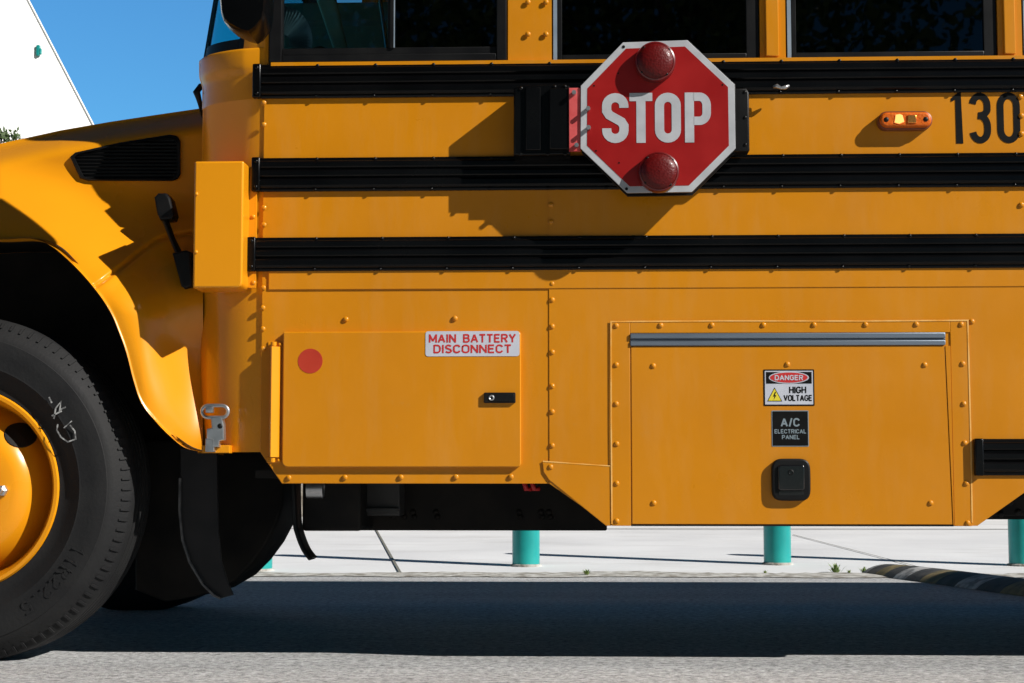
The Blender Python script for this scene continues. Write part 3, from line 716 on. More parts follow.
# gap strip between bonnet and cowl
b=MB(); b.prism([(X(199,.3),P(199,452,.3).z),(X(208,.3),P(206,452,.3).z),(X(208,.3),P(206,116,.3).z),(X(199,.3),P(199,116,.3).z)],.34,.36); b.build('gap_seal',dark,bus)
b=MB(); b.tube([P(201,86,.2),P(196.5,92,.18),P(200,103,.2),P(203,116,.25)],[.010,.012,.008,.006],8); b.build('washer_nozzle',bplast,bus,smooth=True)

# bonnet side vent
def fys(x,y): return fY(x,y,99)
VO=[(70,157),(75,152.5),(120,142.5),(170,134.5),(177,136),(180.5,141),(180.5,174),(178,179),(172,181),(88,181),(80,178.5)]
b=MB(); yv=fys(120,160)-.0
vy=lambda x,y: fY(x,y,99)
def vring(s_,dy):
    cx_,cy_=132,162; return [P(cx_+(x-cx_)*s_,cy_+(y-cy_)*(s_-(0 if s_>=.99 else .03)),0) and (cx_+(x-cx_)*s_,cy_+(y-cy_)*(s_-(0 if s_>=.99 else .05))) for x,y in VO]
rings=[(1.0,.004),(1.0,-.010),(.985,-.014),(.94,-.014),(.925,-.006),(.925,.003)]
v=[];f=[];n=len(VO)
for s_,dy in rings:
    for x,y in vring(s_,dy): v.append(P(x,y,vy(x,y)+dy))
for k in range(len(rings)-1):
    for i in range(n): f.append((k*n+i,k*n+(i+1)%n,(k+1)*n+(i+1)%n,(k+1)*n+i))
b.add(v,f); vent=b.build('bonnet_vent',bplast,hood,ang=40)
b=MB()
ins=vring(.925,0); v=[P(x,y,vy(x,y)-.0015) for x,y in ins]; b.add(v,[tuple(range(n))])
def span(y):
    xs=[]
    for i in range(n):
        a=ins[i];c=ins[(i+1)%n]
        if (a[1]-y)*(c[1]-y)<0: xs.append(a[0]+(y-a[1])/(c[1]-a[1])*(c[0]-a[0]))
    return (min(xs),max(xs)) if len(xs)>1 else None
for k in range(11):
    y=142+k*3.5; s_=span(y)
    if s_: p=P(s_[0],y,vy(s_[0],y)); q=P(s_[1],y,vy(s_[1],y)); b.add([(p.x,p.y-.009,p.z-.004),(q.x,q.y-.009,q.z-.004),(q.x,q.y+.0,q.z+.003),(p.x,p.y+0,p.z+.003)],[(0,1,2,3)])
b.build('louvres',dark,vent) if False else b.build('louvre_panel',bplast,hood)

# rubber bonnet catch
yy=.19
b=MB(); 
def slab(plist,y0,y1,bev): b.prism([(P(x,y,y0).x,P(x,y,y0).z) for x,y in plist],y0,y1,bev)
slab([(154,197),(158,193),(166,193),(170,198),(174,214),(172,219),(160,220),(157,214)],.135,.2,.006)
b.tube([P(163,214,.16),P(172,238,.15),P(181,258,.12)],[.011,.009,.011],10)
slab([(172,253),(186,250),(190.5,252),(192,286),(184,288.5),(181,286)],.075,.2,.006)
b.build('bonnet_catch',bplast,hood,ang=40)
# steel latch at the foot of the cowl
q=P(216,428,-.01); b=MB(); s_=1/340
def LP(x,y,Y=-.03): return P(x,y,Y)
ring=[(208+6*math.cos(t_),411.5+6*math.sin(t_)) for t_ in [R(a) for a in range(90,271,20)]]+[(222+6*math.cos(t_),411.5+6*math.sin(t_)) for t_ in [R(a) for a in range(-90,91,20)]]
ring.append(ring[0]); b.tube([LP(*r_) for r_ in ring],.0055,8)
b.prism([(LP(x,y).x,LP(x,y).z) for x,y in ((211,417),(222,417),(224,424),(224.5,440),(220,441),(219,447),(212.5,447),(213,440),(207,439),(207,429),(212,428))],-.036,-.008,.003)
b.box(LP(212,0).x,LP(221,0).x,-.034,-.006,P(216,452,-.03).z,P(216,438,-.03).z,.003)
b.box(LP(213,0).x,LP(220,0).x,-.05,-.03,P(216,413,-.03).z,P(216,407,-.03).z,.002)
lt=b.build('latch',steel,bus,ang=40)
b=MB(); q=P(220,426,-.036); b.dome(q.x,-.036,q.z,.008,.3); b.build('latch_screw',bplast,lt,ang=40)
b=MB(); b.prism([(X(205),zb-.003),(X(232),zb-.003),(X(232),zb+.02),(X(205),zb+.02)],-.008,.03,.002); b.build('latch_plate',sunpaint,lt)

# ---- front wheel
WX,WZ=P(-47,491,0).x,.510
def wheel(cy,sg,name='front_wheel',cx=WX):
    e=MB(); T=(lambda t:sg*t)
    # hub
    e.lathe([(.001,T(-.045)),(.05,T(-.044)),(.075,T(-.035)),(.088,T(-.01)),(.10,T(.03))],(cx,cy,WZ),'y',48,False)
    hub=e.build(name,sunpaint,bus,ang=40)
    t=MB(); R0=.512
    prof=[(.285,.012),(.292,.003),(.31,.004),(.33,-.006),(.36,-.022),(.365,-.021),(.40,-.028),(.43,-.026),(.445,-.0245),(.447,-.021),(.462,-.016),(.466,-.012),(.482,.003),(.492,.012),(.503,.020),(.508,.028),(.512,.040)]
    RM=lambda r:.302+(r-.285)*(.522-.302)/(.512-.285)
    prof=[(RM(r),T(y)) for r,y in prof]
    for k in (.075,.115,.155,.195):
        prof+=[(.522,T(k-.006)),(.510,T(k-.005)),(.510,T(k+.005)),(.522,T(k+.006))]
    prof+=[(.522,T(.24)),(.513,T(.262)),(.48,T(.285)),(.40,T(.305)),(.302,T(.27))]
    t.lathe(prof,(cx,cy,WZ),'y',160,False)
    # shoulder lugs
    for i in range(104):
        a=2*math.pi*i/104; ca,sa=math.cos(a),math.sin(a)
        for (r0,r1,y0,y1,wd) in ((.497,.515,.003,.018,.0035),):
            v=[]
            for rr,yy in ((r0,y0-.0005),(r1,y1-.0005),(r1+.004,y1+.01),(r0+.004,y0+.014)):
                for s2 in (-wd,wd): v.append((cx+rr*ca-s2*sa,cy+T(yy-.002),WZ+rr*sa+s2*ca))
            t.add(v,[(0,1,3,2),(2,3,5,4),(4,5,7,6),(6,7,1,0),(0,2,4,6),(1,3,5,7)])
    t.build('tyre',rubber,hub,ang=35)
    r=MB()
    dp=[(.278,T(.03)),(.287,T(.004)),(.293,T(-.004)),(.303,T(-.004)),(.307,T(.004)),(.300,T(.012)),(.280,T(.035)),(.272,T(.06)),(.266,T(.10)),(.262,T(.115)),(.255,T(.105)),(.235,T(.062)),(.21,T(.030)),(.185,T(.012)),(.165,T(.006)),(.12,T(.004)),(.105,T(.006)),(.10,T(.02))]
    r.lathe(dp,(cx,cy,WZ),'y',120,False)
    r.build('rim',sunpaint,hub,ang=30)
    def dy(rr):
        for (r1_,y1_),(r0_,y0_) in zip(dp[9:],dp[10:]):
            if r0_<=rr<=r1_: return y0_+(y1_-y0_)*(rr-r0_)/(r1_-r0_)
        return T(.1)
    for i in range(2):
        h=MB(); a=R(44.5+180*i); n_=24; v=[]; rings_=((1.0,-.001),(.93,-.004),(.8,-.004),(.6,-.004),(.4,-.004),(.2,-.004),(.05,-.004))
        for kk,of in rings_:
            for k in range(n_):
                t_=2*math.pi*k/n_; lu=.033*kk*math.cos(t_); lt_=.044*kk*math.sin(t_)
                x_h=.232+lu; rr=math.hypot(x_h,lt_)
                v.append((cx+x_h*math.cos(a)-lt_*math.sin(a),cy+dy(min(rr,.261))+T(of-.001),WZ+x_h*math.sin(a)+lt_*math.cos(a)))
        h.add(v,[(q*n_+k,q*n_+(k+1)%n_,(q+1)*n_+(k+1)%n_,(q+1)*n_+k) for q in range(6) for k in range(n_)]+[tuple(range(6*n_,7*n_))])
        h.build('hand_hole',dark,hub)
    for i in range(8):
        nb=MB(); a=R(-2+45*i); nb.lathe([(.017,T(.008)),(.017,T(-.012)),(.011,T(-.016)),(.010,T(-.034)),(.002,T(-.036))],(cx+.136*math.cos(a),cy,WZ+.136*math.sin(a)),'y',6,False)
        nb.build('lug_nut',steel,hub,ang=30)
    return hub
wh=wheel(.035,1); wheel(BW-.035,-1); wheel(.035,1,'rear_wheel',5.4); wheel(BW-.035,-1,'rear_wheel',5.4)
# chalk marks on the sidewall
b=MB(); yc=.035-.0262
def cm(l,wd=.0045): ribbon(b,[(P(x,y,yc).x,P(x,y,yc).z) for x,y in l],wd,yc-.0015,.001)
cm([(49,397),(52,403)]); cm([(54,419),(56,408),(61,402),(60,410),(66,407)]); cm([(52,416),(62,411)]); cm([(58,424),(57,430),(61,437),(68,442),(76,439),(75,431),(70,425)],.004); cm([(64,428),(72,421)],.003)
pieces(b,'chalk_mark',chalkm,wh)

b=MB()
DG={'1':[[(.2,.8),(.5,1),(.5,0)]],'R':glyph('R')[0],'2':[garc(.5,.72,.5,.28,160,-20)+[(0,0),(1,0)]],'5':[[(.95,1),(.1,1),(.05,.55)]+garc(.45,.32,.5,.32,100,-150)],'.':[[(.45,0),(.55,0)]]}
for k_,ch in enumerate('11R22.5'):
    a0=R(-24-5.2*k_)
    for sk in DG[ch]:
        l=[]
        for u_,v_ in sk:
            rr=.398+.034*v_; a=a0-u_*R(3.4); l.append((WX+rr*math.cos(a),WZ+rr*math.sin(a)))
        ribbon(b,l,.0055,.035-.0265,.0025)
b.build('raised_lettering',rubber,wh)
# ---- mud flap, splash apron, chassis
def sheet(name,prof,y0,y1,th,m,par=bus):
    b=MB(); 
    pp=[P(x,y,y0) for x,y in prof]
    def fn(u,v):
        p=polyi([(q.x,q.z) for q in pp],u); return (p[0],y0+(y1-y0)*v,p[1])
    b.grid(fn,30,4)
    o=b.build(name,m,par,smooth=True); md=o.modifiers.new('t','SOLIDIFY'); md.thickness=th; md.offset=0
    return o
flapm=vary(mat('flap_rubber',rough=.6,spec=.3),(.010,.010,.011),(.02,.019,.02),8,5)
FL=[(180,448),(180,510),(183,540),(190,562),(203,584),(214,595),(221,598.5),(233,595),(227,581),(221,560),(218,530),(217,448)]
b=MB(); b.prism([(P(x,y,.26).x,P(x,y,.26).z) for x,y in FL],.26,.275,.003); fp_=b.build('mud_flap',flapm,bus,ang=40)
b=MB(); ribbon(b,[(P(x,y,.258).x,P(x,y,.258).z) for x,y in [(180.6,478)]+FL[1:7]],.006,.2585,.012); b.build('flap_rim',vary(mat('sunlit_rubber_edge',rough=.7),(.05,.05,.052),(.12,.12,.12),40,4),fp_)  # sunlit lower edge of the flap put in as a paler colour
b=MB(); b.grid(lambda u,v:(lambda p:(p[0],.272+.14*v,p[1]))(polyi([(P(x,y,.26).x,P(x,y,.26).z) for x,y in FL[:7]],u)),30,3); b.build('flap_skirt',flapm,fp_,smooth=True)
b=MB(); b.prism([(P(x,y,.55).x,P(x,y,.55).z) for x,y in ((214,440),(300,440),(284,482),(283,505),(276,526),(266,545),(252,564),(236,580),(214,593),(190,598),(165,602),(135,590),(135,440))],.55,.9,.01)
b.build('splash_apron',dark,bus,ang=40)
b=MB(); b.box(X(300),X(606,.62),.62,.70,P(400,530.5,.62).z,P(400,470,.62).z+.05,.006); b.box(X(606,.62),XE-.3,.622,.70,P(400,519,.62).z,P(400,470,.62).z+.05,.006); b.box(X(300),XE-.3,1.74,1.82,.40,.62,.006)
for px in (392,403,413,436,519,541,549):
    for py in (512,517): q=P(px+(py-512)*.3,py,.62); b.dome(q.x,.619,q.z,.010,.6)
b.box(X(288),X(350),.30,.62,P(320,531,.3).z,P(320,470,.3).z,.01)
for x in (0.6,2.2,3.8,5.5): b.box(x,x+.1,.70,1.74,.46,.6,.01)
b.build('chassis_rail',dark,bus,ang=40)
b=MB(); b.box(X(360,.45),X(401,.45),.45,.60,P(380,516,.45).z,P(380,470,.45).z,.006); b.box(X(362,.45),X(400,.45),.43,.47,P(380,512,.45).z,P(380,508,.45).z,.002)
b.build('battery_tray',greyb,bus,ang=40)
b=MB(); b.box(X(297,.28),X(302,.28),.27,.30,P(300,528,.27).z,P(300,480,.27).z,.002); b.build('bracket',rust,bus)
b=MB(); b.lathe([(.028,0),(.028,.05),(.018,.052),(.018,0)],(X(309,.2),.2,P(309,489,.2).z),'x',20); b.build('clamp',steel,bus,ang=40)
for px in (523,531):
    b=MB(); q=P(px,488,.3); b.tube([(q.x,.3,q.z+.03),(q.x+.01,.3,q.z-.004),(q.x+.025,.31,q.z-.002)],.008,8); b.build('cable_loop',inkred,bus,smooth=True)
sheet('support_strap',[(293,480),(294,520),(297,535),(303,550),(310,559.5)],.24,.36,.01,bplast)
b=MB(); b.prism(pts([(982,516),(1030,490),(1060,480),(1060,516)],.1),.10,.40,.004)
for x,y in ((990,516),(1001,514),(1010,503),(1018,512)): q=P(x,y,.1); b.dome(q.x,.1,q.z,.010,.6)
b.build('side_bracket',dark,bus,ang=40)
b=MB(); b.box(X(640),X(930),.10,1.6,P(780,520,.1).z,Z(470),.01); b.build('panel_box',dark,bus)

# ---- battery door
x0,x1,z0,z1=pr(282.5,331.5,521,467.3,-.016)
b=MB(); b.prism(rrect(x0,z0,x1,z1,.02,6,(.012,.004,.018,.012)),-.018,.0,.0035,3)
bd=b.build('battery_door',paint,bus,ang=35); bd['label']='flat battery compartment door with red dot and label'
b=MB(); hx0,hx1=X(273),X(282); b.prism([(0,0),(1,0),(1,1),(0,1)],0,0) if False else None
za,zc=Z(457),Z(346)
b.add([(hx0,0.0,za),(hx0,-.030,za),(hx0+.004,-.033,za),(hx1,-.010,za),(hx1,0,za),(hx0,0.0,zc),(hx0,-.030,zc),(hx0+.004,-.033,zc),(hx1,-.010,zc),(hx1,0,zc)],
 [(0,1,2,3,4),(5,6,7,8,9),(0,1,6,5),(1,2,7,6),(2,3,8,7),(3,4,9,8)])
for zz in (zc+.002,za-.014):
    b.tube([(hx0+.006,-.016,zz),(hx0+.006,-.016,zz+.011)],.0085,10); b.dome(hx1-.003,-.008,zz+.005,.006,.6); b.box(hx0-.012,hx1,-.006,-.001,zz-.002,zz+.014,.001)
b.build('hinge',sunpaint,bd,ang=35)
q=P(310.3,361,-.018); b=MB(); b.lathe([(.0365,0),(.0365,-.0008)],(q.x,-.018,q.z),'y',48); b.build('red_dot',dred,bd)
x0,x1,z0,z1=pr(425.5,331.2,519.5,356.3,-.018)
b=MB(); b.prism(rrect(x0,z0,x1,z1,.008,5),-.0192,-.018); lb=b.build('battery_label',labelw,bd); h=z1-z0; wd=x1-x0
stext('lettering','MAIN BATTERY',x0+wd*.036,x1-wd*.036,z0+h*.54,z0+h*.89,-.0194,inkred,lb)
stext('lettering','DISCONNECT',x0+wd*.085,x1-wd*.085,z0+h*.12,z0+h*.47,-.0194,inkred,lb)
x0,x1,z0,z1=pr(484,392.5,515.5,403,-.025)
b=MB(); b.prism(rrect(x0,z0,x1,z1,.003,3),-.028,-.018,.002); b.box(x0+.018,x1-.004,-.0295,-.027,z0+.004,z1-.004,.001); k=b.build('door_latch',bplast,bd,ang=35)
b=MB(); q=P(491.5,397.7,-.028); b.lathe([(.0085,0),(.0085,-.002),(.006,-.003),(.0035,-.001),(.001,-.001)],(q.x,-.028,q.z),'y',20); b.build('keyhole',steel,k,ang=35)

# ---- corner gusset
b=MB(); b.prism(pts([(542.5,461.5),(611,466.5),(611,525.8),(606,525.8),(549,480),(543.5,472)],-.006),-.007,.0,.0015)
q=P(550.5,467,0); b.dome(q.x,-.007,q.z,.0085,.4)
b.build('corner_gusset',paint,bus,ang=35)
b=MB(); ribbon(b,pts([(543,461.3),(611,466.0)],-.007),.0035,-.0072,.0005); b.build('sealant_line',caulk,bus)

# ---- electrical panel: frame, hinge, door
x0,x1,z0,z1=pr(611.5,321,970,526,-.007)
dx0,dx1,dz0,dz1=pr(630.5,346,952,525.6,-.007)
b=MB(); zt=Z(333.5)
b.box(x0,dx0,-.008,.0,z0,z1,.0015); b.box(dx1+.001,x1,-.008,.0,z0,z1,.0015); b.box(dx0,dx1+.001,-.0078,.0,zt,z1,.0015); b.box(dx0,dx1,-.002,.0,dz1,zt)
for x,y in ((616,326),(616,365),(616,404),(616.5,444),(616.5,483.4),(616.5,521),(660.4,325.6),(711.5,325.4),(763,325.2),(813.5,325),(865,324.8),(915.7,324.5),(960.5,324.7),(962,364),(963,404),(964,443),(965.5,483.4),(967,523)):
    q=P(x,y,0); b.dome(q.x,-.008,q.z,.0085,.4)
pf_=b.build('panel_frame',paint,bus,ang=35)
b=MB(); ribbon(b,[(x0,z0+.005),(x0-.001,Z(420)),(x0,z1),(X(720),z1+.001),(X(860),z1-.001),(x1,z1),(x1+.001,Z(430)),(x1,z0+.01)],.0042,-.0085,.0006); b.build('sealant_line',caulk,pf_)
b=MB(); hz0,hz1=Z(346.3),Z(333.8)
b.box(dx0+.0005,dx1-.014,-.015,-.003,hz0+.0205,hz1,.003); b.box(dx0+.0005,dx1-.014,-.013,-.003,hz0,hz0+.0145,.0025)
b.tube([(dx0+.001,-.006,hz0+.0175),(dx1-.014,-.006,hz0+.0175)],.004,8); b.build('hinge',alu,pf_,ang=35)
b=MB(); gap=.0035
dw=[(dx0+gap,dz0+.004),(dx0+gap,dz1-.001),(dx1-.0165,dz1-.001),(dx1-.004,dz0+.004)]
b.prism(dw,-.0085,.0,.0012)
for x,y in ((653,366),(787,364.5),(924,365),(653.5,503),(930,503)): q=P(x,y,0); b.dome(q.x,-.0085,q.z,.0085,.4)
pdr=b.build('panel_door',paint,bus,ang=35)
b=MB(); b.prism([(dx1-.0165+.002,dz1-.001),(dx1,dz1-.001),(dx1,dz0+.002),(dx1-.004+.002,dz0+.002)],-.010,-.0,.0005); b.build('door_edge',paint,pf_)
b=MB(); b.box(dx0,dx1,-.0015,.0,dz0,dz1); b.box(dx0,dx1,-.006,.0,dz0-.002,dz0+.003); b.build('door_seal',dark,pf_)
# danger label
q0=P(763.3,369.5,-.0085); q1=P(814.6,405.8,-.0085); x0,x1,z0,z1=q0.x,q1.x,q1.z,q0.z; w_=x1-x0; h=z1-z0; Y=-.0085
b=MB(); b.prism(rrect(x0,z0,x1,z1,.002,2),Y-.001,Y); lb=b.build('danger_label',ink,pdr)
b=MB(); b.prism(rrect(x0+.004,z0+.004,x1-.004,z1-.004,.001,2),Y-.0015,Y-.001); b.build('white_field',labelw,lb)
b=MB(); b.box(x0+.0075,x1-.0075,Y-.0020,Y-.0015,z0+h*.61,z1-.0075); b.build('black_band',ink,lb)
b=MB(); b.add([(x0+w_*.5+w_*.395*math.cos(t_),Y-.0024,z0+h*.775+h*.165*math.sin(t_)) for t_ in [R(a) for a in range(0,360,9)]],[tuple(range(40))]); b.build('white_oval',labelw,lb)
b=MB(); b.add([(x0+w_*.5+w_*.37*math.cos(t_),Y-.0028,z0+h*.775+h*.14*math.sin(t_)) for t_ in [R(a) for a in range(0,360,9)]],[tuple(range(40))]); b.build('red_oval',inkred,lb)
stext('lettering','DANGER',x0+w_*.22,x0+w_*.78,z0+h*.70,z0+h*.845,Y-.0030,labelw,lb)
stext('lettering','HIGH',x0+w_*.50,x0+w_*.84,z0+h*.34,z0+h*.53,Y-.0016,ink,lb)
stext('lettering','VOLTAGE',x0+w_*.39,x0+w_*.955,z0+h*.13,z0+h*.30,Y-.0016,ink,lb)
def tri(s_,yy,m,nm):
    cx_,cz_=x0+w_*.215,z0+h*.26; b=MB(); b.add([(cx_-w_*.15*s_,yy,cz_-h*.14*s_),(cx_+w_*.15*s_,yy,cz_-h*.14*s_),(cx_,yy,cz_+h*.25*s_)],[(0,1,2)]); b.build(nm,m,lb)
tri(1,Y-.0017,ink,'triangle_border'); tri(.84,Y-.0020,inky,'warning_triangle')
b=MB(); cx_,cz_=x0+w_*.215,z0+h*.26; b.add([(cx_+w_*a,Y-.0024,cz_+h*c) for a,c in ((.012,.13),(-.035,-.01),(-.003,.0),(-.02,-.10),(.035,.035),(.005,.03),(.03,.12))],[(0,1,2,5,6),(2,3,4,5)]); b.build('lightning_bolt',ink,lb)
# a/c label
q0=P(771.5,410.5,-.0085); q1=P(809,446.5,-.0085); x0,x1,z0,z1=q0.x,q1.x,q1.z,q0.z; w_=x1-x0; h=z1-z0
b=MB(); b.prism(rrect(x0,z0,x1,z1,.002,2),Y-.001,Y); lb=b.build('air_conditioning_label',inkgrey,pdr)
b=MB(); b.prism(rrect(x0+.0025,z0+.0025,x1-.0025,z1-.0025,.001,2),Y-.0015,Y-.001); b.build('black_field',ink,lb)
stext('lettering','A/C',x0+w_*.24,x0+w_*.76,z0+h*.55,z0+h*.79,Y-.0016,inkgrey,lb)
stext('lettering','ELECTRICAL',x0+w_*.07,x0+w_*.93,z0+h*.36,z0+h*.48,Y-.0016,inkgrey,lb)
stext('lettering','PANEL',x0+w_*.27,x0+w_*.75,z0+h*.20,z0+h*.32,Y-.0016,inkgrey,lb)
# flush handle
def pil(x0,x1,z0,z1,bul,n=9):
    o_=[]; 
    for i in range(36):
        a=2*math.pi*i/36; c_,s_=math.cos(a),math.sin(a); e=.38
        o_.append(((x0+x1)/2+(x1-x0)/2*math.copysign(abs(c_)**e,c_)*(1-bul*abs(s_)**2), (z0+z1)/2+(z1-z0)/2*math.copysign(abs(s_)**e,s_)))
    return o_
x0,x1,z0,z1=pr(772,458.5,811,501,-.03)
b=MB(); b.prism(pil(x0,x1,z0,z1,.07),-.026,-.008,.005,3); hd=b.build('handle',bplast,pdr,ang=35)
b=MB(); cx_=(x0+x1)/2; b.prism(rrect(x0+.018,z0+.030,x1-.018,z1-.018,.008,4),-.033,-.025,.004,3); b.box(x0+.02,x1-.02,-.0265,-.0255,z0+.016,z0+.028); b.build('paddle',mat('glossy_handle_black',(.006,.006,.007),.16,spec=.5,coat=.5),hd,ang=35)
b=MB(); b.lathe([(.0085,0),(.0085,-.003),(.006,-.004),(.004,-.001),(.001,-.001)],(cx_-.002,-.031,z1-.040),'y',20); b.build('key_lock',bplast,hd,ang=35)

# ---- marker lamp
x0,x1,z0,z1=pr(878,111,932.5,129.5,-.03)
b=MB(); b.prism(rrect(x0,z0,x1,z1,(z1-z0)/2-.0005,7),-.030,-.001,.003); ml=b.build('marker_lamp',vary(mat('lamp_brown',rough=.4),(.14,.03,.012),(.2,.05,.02),9,3),bus,ang=35)
b=MB(); b.prism(rrect(x0+.004,z0+.005,x1-.004,z1-.005,(z1-z0)/2-.0055,7),-.042,-.029,.008,4); b.build('lens',amber,ml,ang=40)
b=MB(); xm=(x0+x1)/2;  b.box(xm+.004,xm+.03,-.0455,-.0405,z0+.016,z1-.015,.002); pieces(b,'reflector',amberc,ml,ang=40)
b=MB(); b.prism([(xm-.034+.015*0,z0+.018),(xm-.030,z1-.014),(xm-.018,z1-.012),(xm-.010,z1-.016),(xm-.006,z0+.02),(xm-.02,z0+.014)],-.0445,-.0405,.001); b.build('lens_glint',mat('glint_glow',(1,.5,.15),.4,emit=((1,.36,.07),.9)),ml)  # sun glint on the lens, put in as a small glowing piece
b=MB(); b.dome(x0+.022,-.0415,(z0+z1)/2,.008,.25); b.dome(x1-.022,-.0415,(z0+z1)/2,.008,.25); pieces(b,'screw',bplast,ml,ang=40)

# ---- fleet number 130
b=MB(); Y=-.0034; zt_,zb__=P(985,93,0).z,P(985,143.6,0).z; H=zt_-zb__; sw_=.0195
xa=X(957.5,0,118); b1=[(X(951.5,0,118),zt_-.006*3),(X(957,0,118),zt_-.013),(X(960.5,0,118),zt_-.004)]
b.prism([(X(955.5,0,118),zb__),(X(962.5,0,118),zb__),(X(961,0,118),zt_),(X(957.5,0,118),zt_),(X(951,0,118),zt_-.016),(X(951,0,118),zt_-.027),(X(955.3,0,118),zt_-.020)],Y-.0008,Y)
def dig3():
    x0,x1=X(969,0,118),X(990.5,0,118); cx=(x0+x1)/2; rx=(x1-x0)/2-sw_/2; h1=H*.235
    pl=arc(cx,zt_-sw_/2-h1*.8,rx,h1*.8,170,0)+[(cx+rx,zt_-H*.33)]+arc(cx-.004,zt_-H*.33,rx+.004,H*.12,-5,-90,5)
    ribbon(b,pl,sw_,Y)
    pl=[(cx-.006,zt_-H*.455)]+arc(cx-.003,zb__+H*.33,rx+.003,H*.215,85,0)[1:]+arc(cx,zb__+sw_/2+h1*.8,rx,h1*.8,0,-170)
    ribbon(b,pl,sw_,Y-.0001)
dig3()
x0,x1=X(996.8,0,118),X(1019.8,0,118); cx=(x0+x1)/2; rx=(x1-x0)/2-sw_/2; ry=.030
ribbon(b,arc(cx,zt_-sw_/2-ry,rx,ry,180,0,14)+arc(cx,zb__+sw_/2+ry,rx,ry,0,-180,14),sw_,Y,closed=True)
tag(b.build('fleet_number',ink,bus))

# ---- stop sign
YS=-.136
bk=MB(); oc=[(623,42.5),(687.4,40.2),(734.5,84.5),(735.5,148.5),(691.8,192),(627,193),(580.5,148.5),(580.8,86)]
O_=[(P(x,y,YS).x,P(x,y,YS).z) for x,y in oc]; ocx=sum(p[0] for p in O_)/8; ocz=sum(p[1] for p in O_)/8
def sc(l,k,dx=0,dz=0): return [(ocx+(x-ocx)*k+dx,ocz+(z-ocz)*k+dz) for x,z in l]
bk.prism(sc(O_,1.0,.003,.0),YS+.002,YS+.012,.001)
bk.prism(sc(O_,1.005,.004,0),YS+.050,YS+.062,.001)
ss=bk.build('stop_sign',bplast,bus,ang=35)
b=MB(); b.prism(O_,YS-.0015,YS+.0025,.0008); b.build('white_border',white,ss)
b=MB(); b.prism(sc(O_,.915),YS-.0022,YS-.0013); b.build('red_face',red,ss)
# lettering STOP
b=MB(); q0=P(602,93.5,YS); q1=P(711,142.5,YS); H=q0.z-q1.z; z1=q0.z; z0=q1.z; sw_=.0265; k=(q1.x-q0.x)/109.
def px_(x): return q0.x+(x-602)*k
tilt=lambda x:(x-q0.x)*.0
yL=YS-.0023
x0,x1=px_(602),px_(628.5); cx=(x0+x1)/2; rx=(x1-x0)/2-sw_/2; ry=.024
zc_=(z0+z1)/2-.001
S_=[(cx+rx,z1-sw_/2-ry-.006)]+arc(cx,z1-sw_/2-ry,rx,ry,0,180,10)+[(cx-rx,zc_+.022)]+[(cx-rx*.7,zc_+.010),(cx,zc_),(cx+rx*.7,zc_-.010),(cx+rx,zc_-.022)]+arc(cx,z0+sw_/2+ry,rx,ry,0,-180,10)+[(cx-rx,z0+sw_/2+ry+.006)]
ribbon(b,S_,sw_,yL)
x0,x1=px_(629.5),px_(652.5); b.prism([(x0,z1-.024),(x0,z1),(x1,z1),(x1,z1-.024)],yL-.0008,yL); cx=(x0+x1)/2; b.prism([(cx-sw_/2,z0),(cx-sw_/2,z1-.0239),(cx+sw_/2,z1-.0239),(cx+sw_/2,z0)],yL-.0008,yL)
x0,x1=px_(655),px_(681); cx=(x0+x1)/2; rx=(x1-x0)/2-sw_/2
ribbon(b,arc(cx,z1-sw_/2-ry,rx,ry,180,0,12)+arc(cx,z0+sw_/2+ry,rx,ry,0,-180,12),sw_,yL,closed=True)
x0,x1=px_(685),px_(711.5); b.prism([(x0,z0),(x0,z1),(x0+sw_,z1),(x0+sw_,z0)],yL-.0008,yL)
zc_=z1-H*.29; rr=.026; xr_=x1-sw_/2
ribbon(b,[(x0+sw_-.001,z1-.0125)]+arc(xr_-rr*.8,z1-.0125-rr,rr*.8,rr,90,0,8)+arc(xr_-rr*.8,z0+H*.40+.0125+rr*.6,rr*.8,rr*.9,0,-90,8)+[(x0+sw_-.001,z0+H*.40+.0125-rr*.3)],.0245,yL)
b.build('lettering',white,ss)
# flashers
for x,y in ((655.5,61),(659,171.5)):
    q=P(x,y,YS-.03); r_=.0585
    b=MB(); b.lathe([(r_,0),(r_,-.024),(r_*.97,-.029),(r_*.90,-.031),(r_*.9,-.028)],(q.x,YS-.002,q.z),'y',48); fl=b.build('flashing_lamp',vary(mat('lamp_rim_red',rough=.3,coat=.3),(.10,.004,.004),(.14,.006,.006),9,3),ss,ang=35)
    b=MB(); b.lathe([(r_*.9,-.028),(r_*.84,-.035),(r_*.6,-.041),(r_*.3,-.044),(.001,-.045)],(q.x,YS-.002,q.z),'y',48,False); b.build('lens',redlens,fl,smooth=True)
    b=MB()
    for a in (40,130,220,310): b.dome(q.x+r_*.86*math.cos(R(a)),YS-.033,q.z+r_*.86*math.sin(R(a)),.0045,.5)
    pieces(b,'lens_screw',bplast,ss,ang=40)
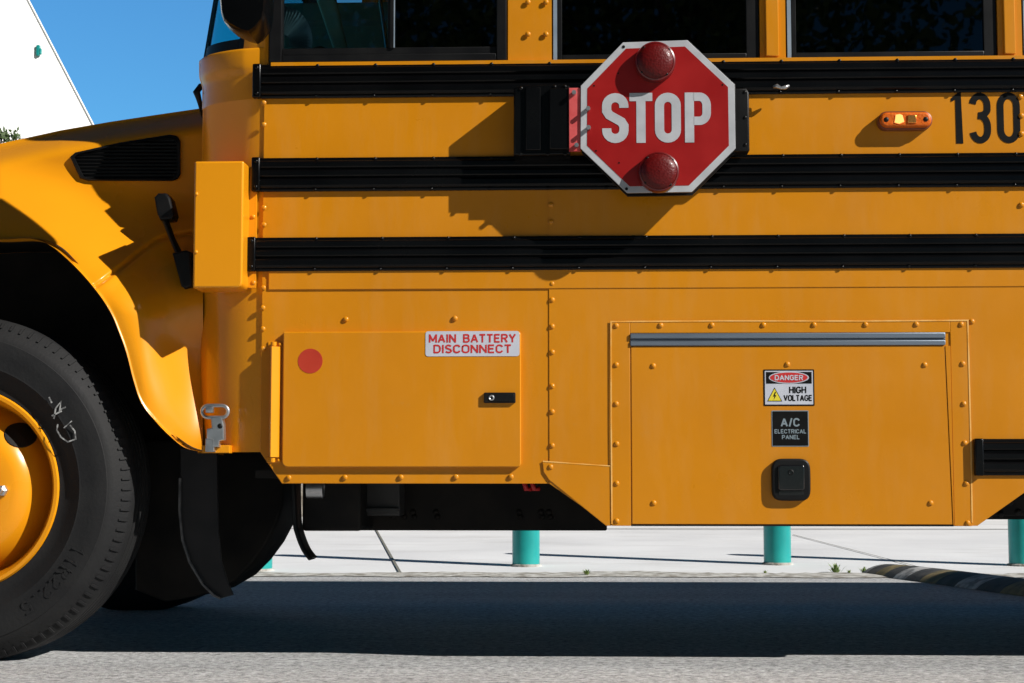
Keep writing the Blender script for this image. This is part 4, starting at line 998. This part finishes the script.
# hinge plate and bolts
x0,x1,z0,z1=pr(569,87.5,580.5,151,YS+.0)
b=MB(); b.prism([(x0,z0),(x0,z1),(x1,z1-.0),(x1,z0-.0)],YS+.004,YS+.012,.001); b.build('hinge_plate',redplate,ss)
b=MB()
for x,y,dd in ((574,93,.0),(576.5,145.5,0),(588,109.5,-.004),(588.5,128.5,-.004)):
    q=P(x,y,YS); b.tube([(q.x,YS+.006+dd,q.z),(q.x,YS-.012+dd*2,q.z)],.0065,8)
pieces(b,'hinge_bolt',steel,ss,ang=35)
b=MB()
for x,y in ((623.5,47),(626.5,189)): q=P(x,y,YS); b.lathe([(.0045,-.0016),(.0045,-.0026)],(q.x,YS,q.z),'y',14)
for x,y in ((618,73.5),(594,86),(722.5,85),(619,163),(596,151)): q=P(x,y,YS); b.lathe([(.0026,-.0016),(.0026,-.0032)],(q.x,YS,q.z),'y',10)
pieces(b,'face_rivet',ink,ss)
# arm housing
b=MB(); x0,x1,z0,z1=pr(514,89,566,157,-.07)
b.prism([(x0,z0),(x0,z1-.004),(x0+.028,z1+.004),(x0+.14,z1+.006),(x0+.165,z1),(x0+.165,z0),(x0+.02,z0-.002)],-.105,-.002,.005)
b.prism([(x0+.035,z0+.012),(x0+.035,z1-.004),(x0+.08,z1-.004),(x0+.08,z0+.012)],-.114,-.104,.003)
b.prism([(x0+.105,z0+.012),(x0+.105,z1-.010),(x0+.175,z1-.012),(x0+.175,z0+.012)],-.128,-.104,.003)
for dx_,dz_ in ((.022,.0),(.12,.004),(.15,.004),(.13,-.12),(.10,-.195),(.15,-.195),(.02,-.195)): b.dome(x0+dx_,-.106,z1-.006+dz_,.006,.5)
b.box(x0+.165,X(735,-.06),-.075,-.012,z0+.03,z1-.03,.004)
ah=b.build('stop_arm_housing',black,bus,ang=35)
b=MB(); x0,x1,z0,z1=pr(735,89,749,152,-.09); b.prism([(x0-.02,z0),(x0-.02,z1),(x1-.008,z1),(x1,z1-.012),(x1,z0+.004),(x1-.006,z0)],-.10,-.03,.005)
for dz_ in (.02,.1,.175): b.dome(x1-.012,-.10,z0+dz_,.005,.5)
b.build('sign_stop',bplast,ah,ang=35)

# ---- side mirror
YM=-.36
b=MB(); MO=[(222,-90),(223.5,0),(225.5,20),(228,27),(234,32),(246,37.5),(254,39.5),(260,36),(268,26.5),(270.5,16),(271,0),(272,-90),(262,-98),(230,-97)]
pp=[(P(x,y,YM).x,P(x,y,YM).z) for x,y in MO]; mcx=sum(p[0] for p in pp)/len(pp); mcz=sum(p[1] for p in pp)/len(pp)
rings=((.90,-.075),(.985,-.06),(1,-.02),(1,.03),(.97,.055),(.90,.07)); v=[];f=[];n=len(pp)
for k,(s_,dy) in enumerate(rings): v+=[(mcx+(x-mcx)*s_,YM+dy,mcz+(z-mcz)*(1-(1-s_)*.35)) for x,z in pp]
for k in range(len(rings)-1):
    for i in range(n): f.append((k*n+i,k*n+(i+1)%n,(k+1)*n+(i+1)%n,(k+1)*n+i))
f+=[tuple(range(n)),tuple(range((len(rings)-1)*n,len(rings)*n))]; b.add(v,f); mr=b.build('side_mirror',black,bus,ang=35)
b=MB()
b.tube([(mcx+.03,YM+.03,2.15),(mcx+.03,YM+.03,2.62),(mcx+.05,YM*.5,2.68),(X(262)+.03,.02,2.66)],.012,10)
b.build('mirror_arm',bplast,mr,smooth=True)
tag(bus,'yellow school bus with black rails, folded stop sign and number 130, filling the view','bus')
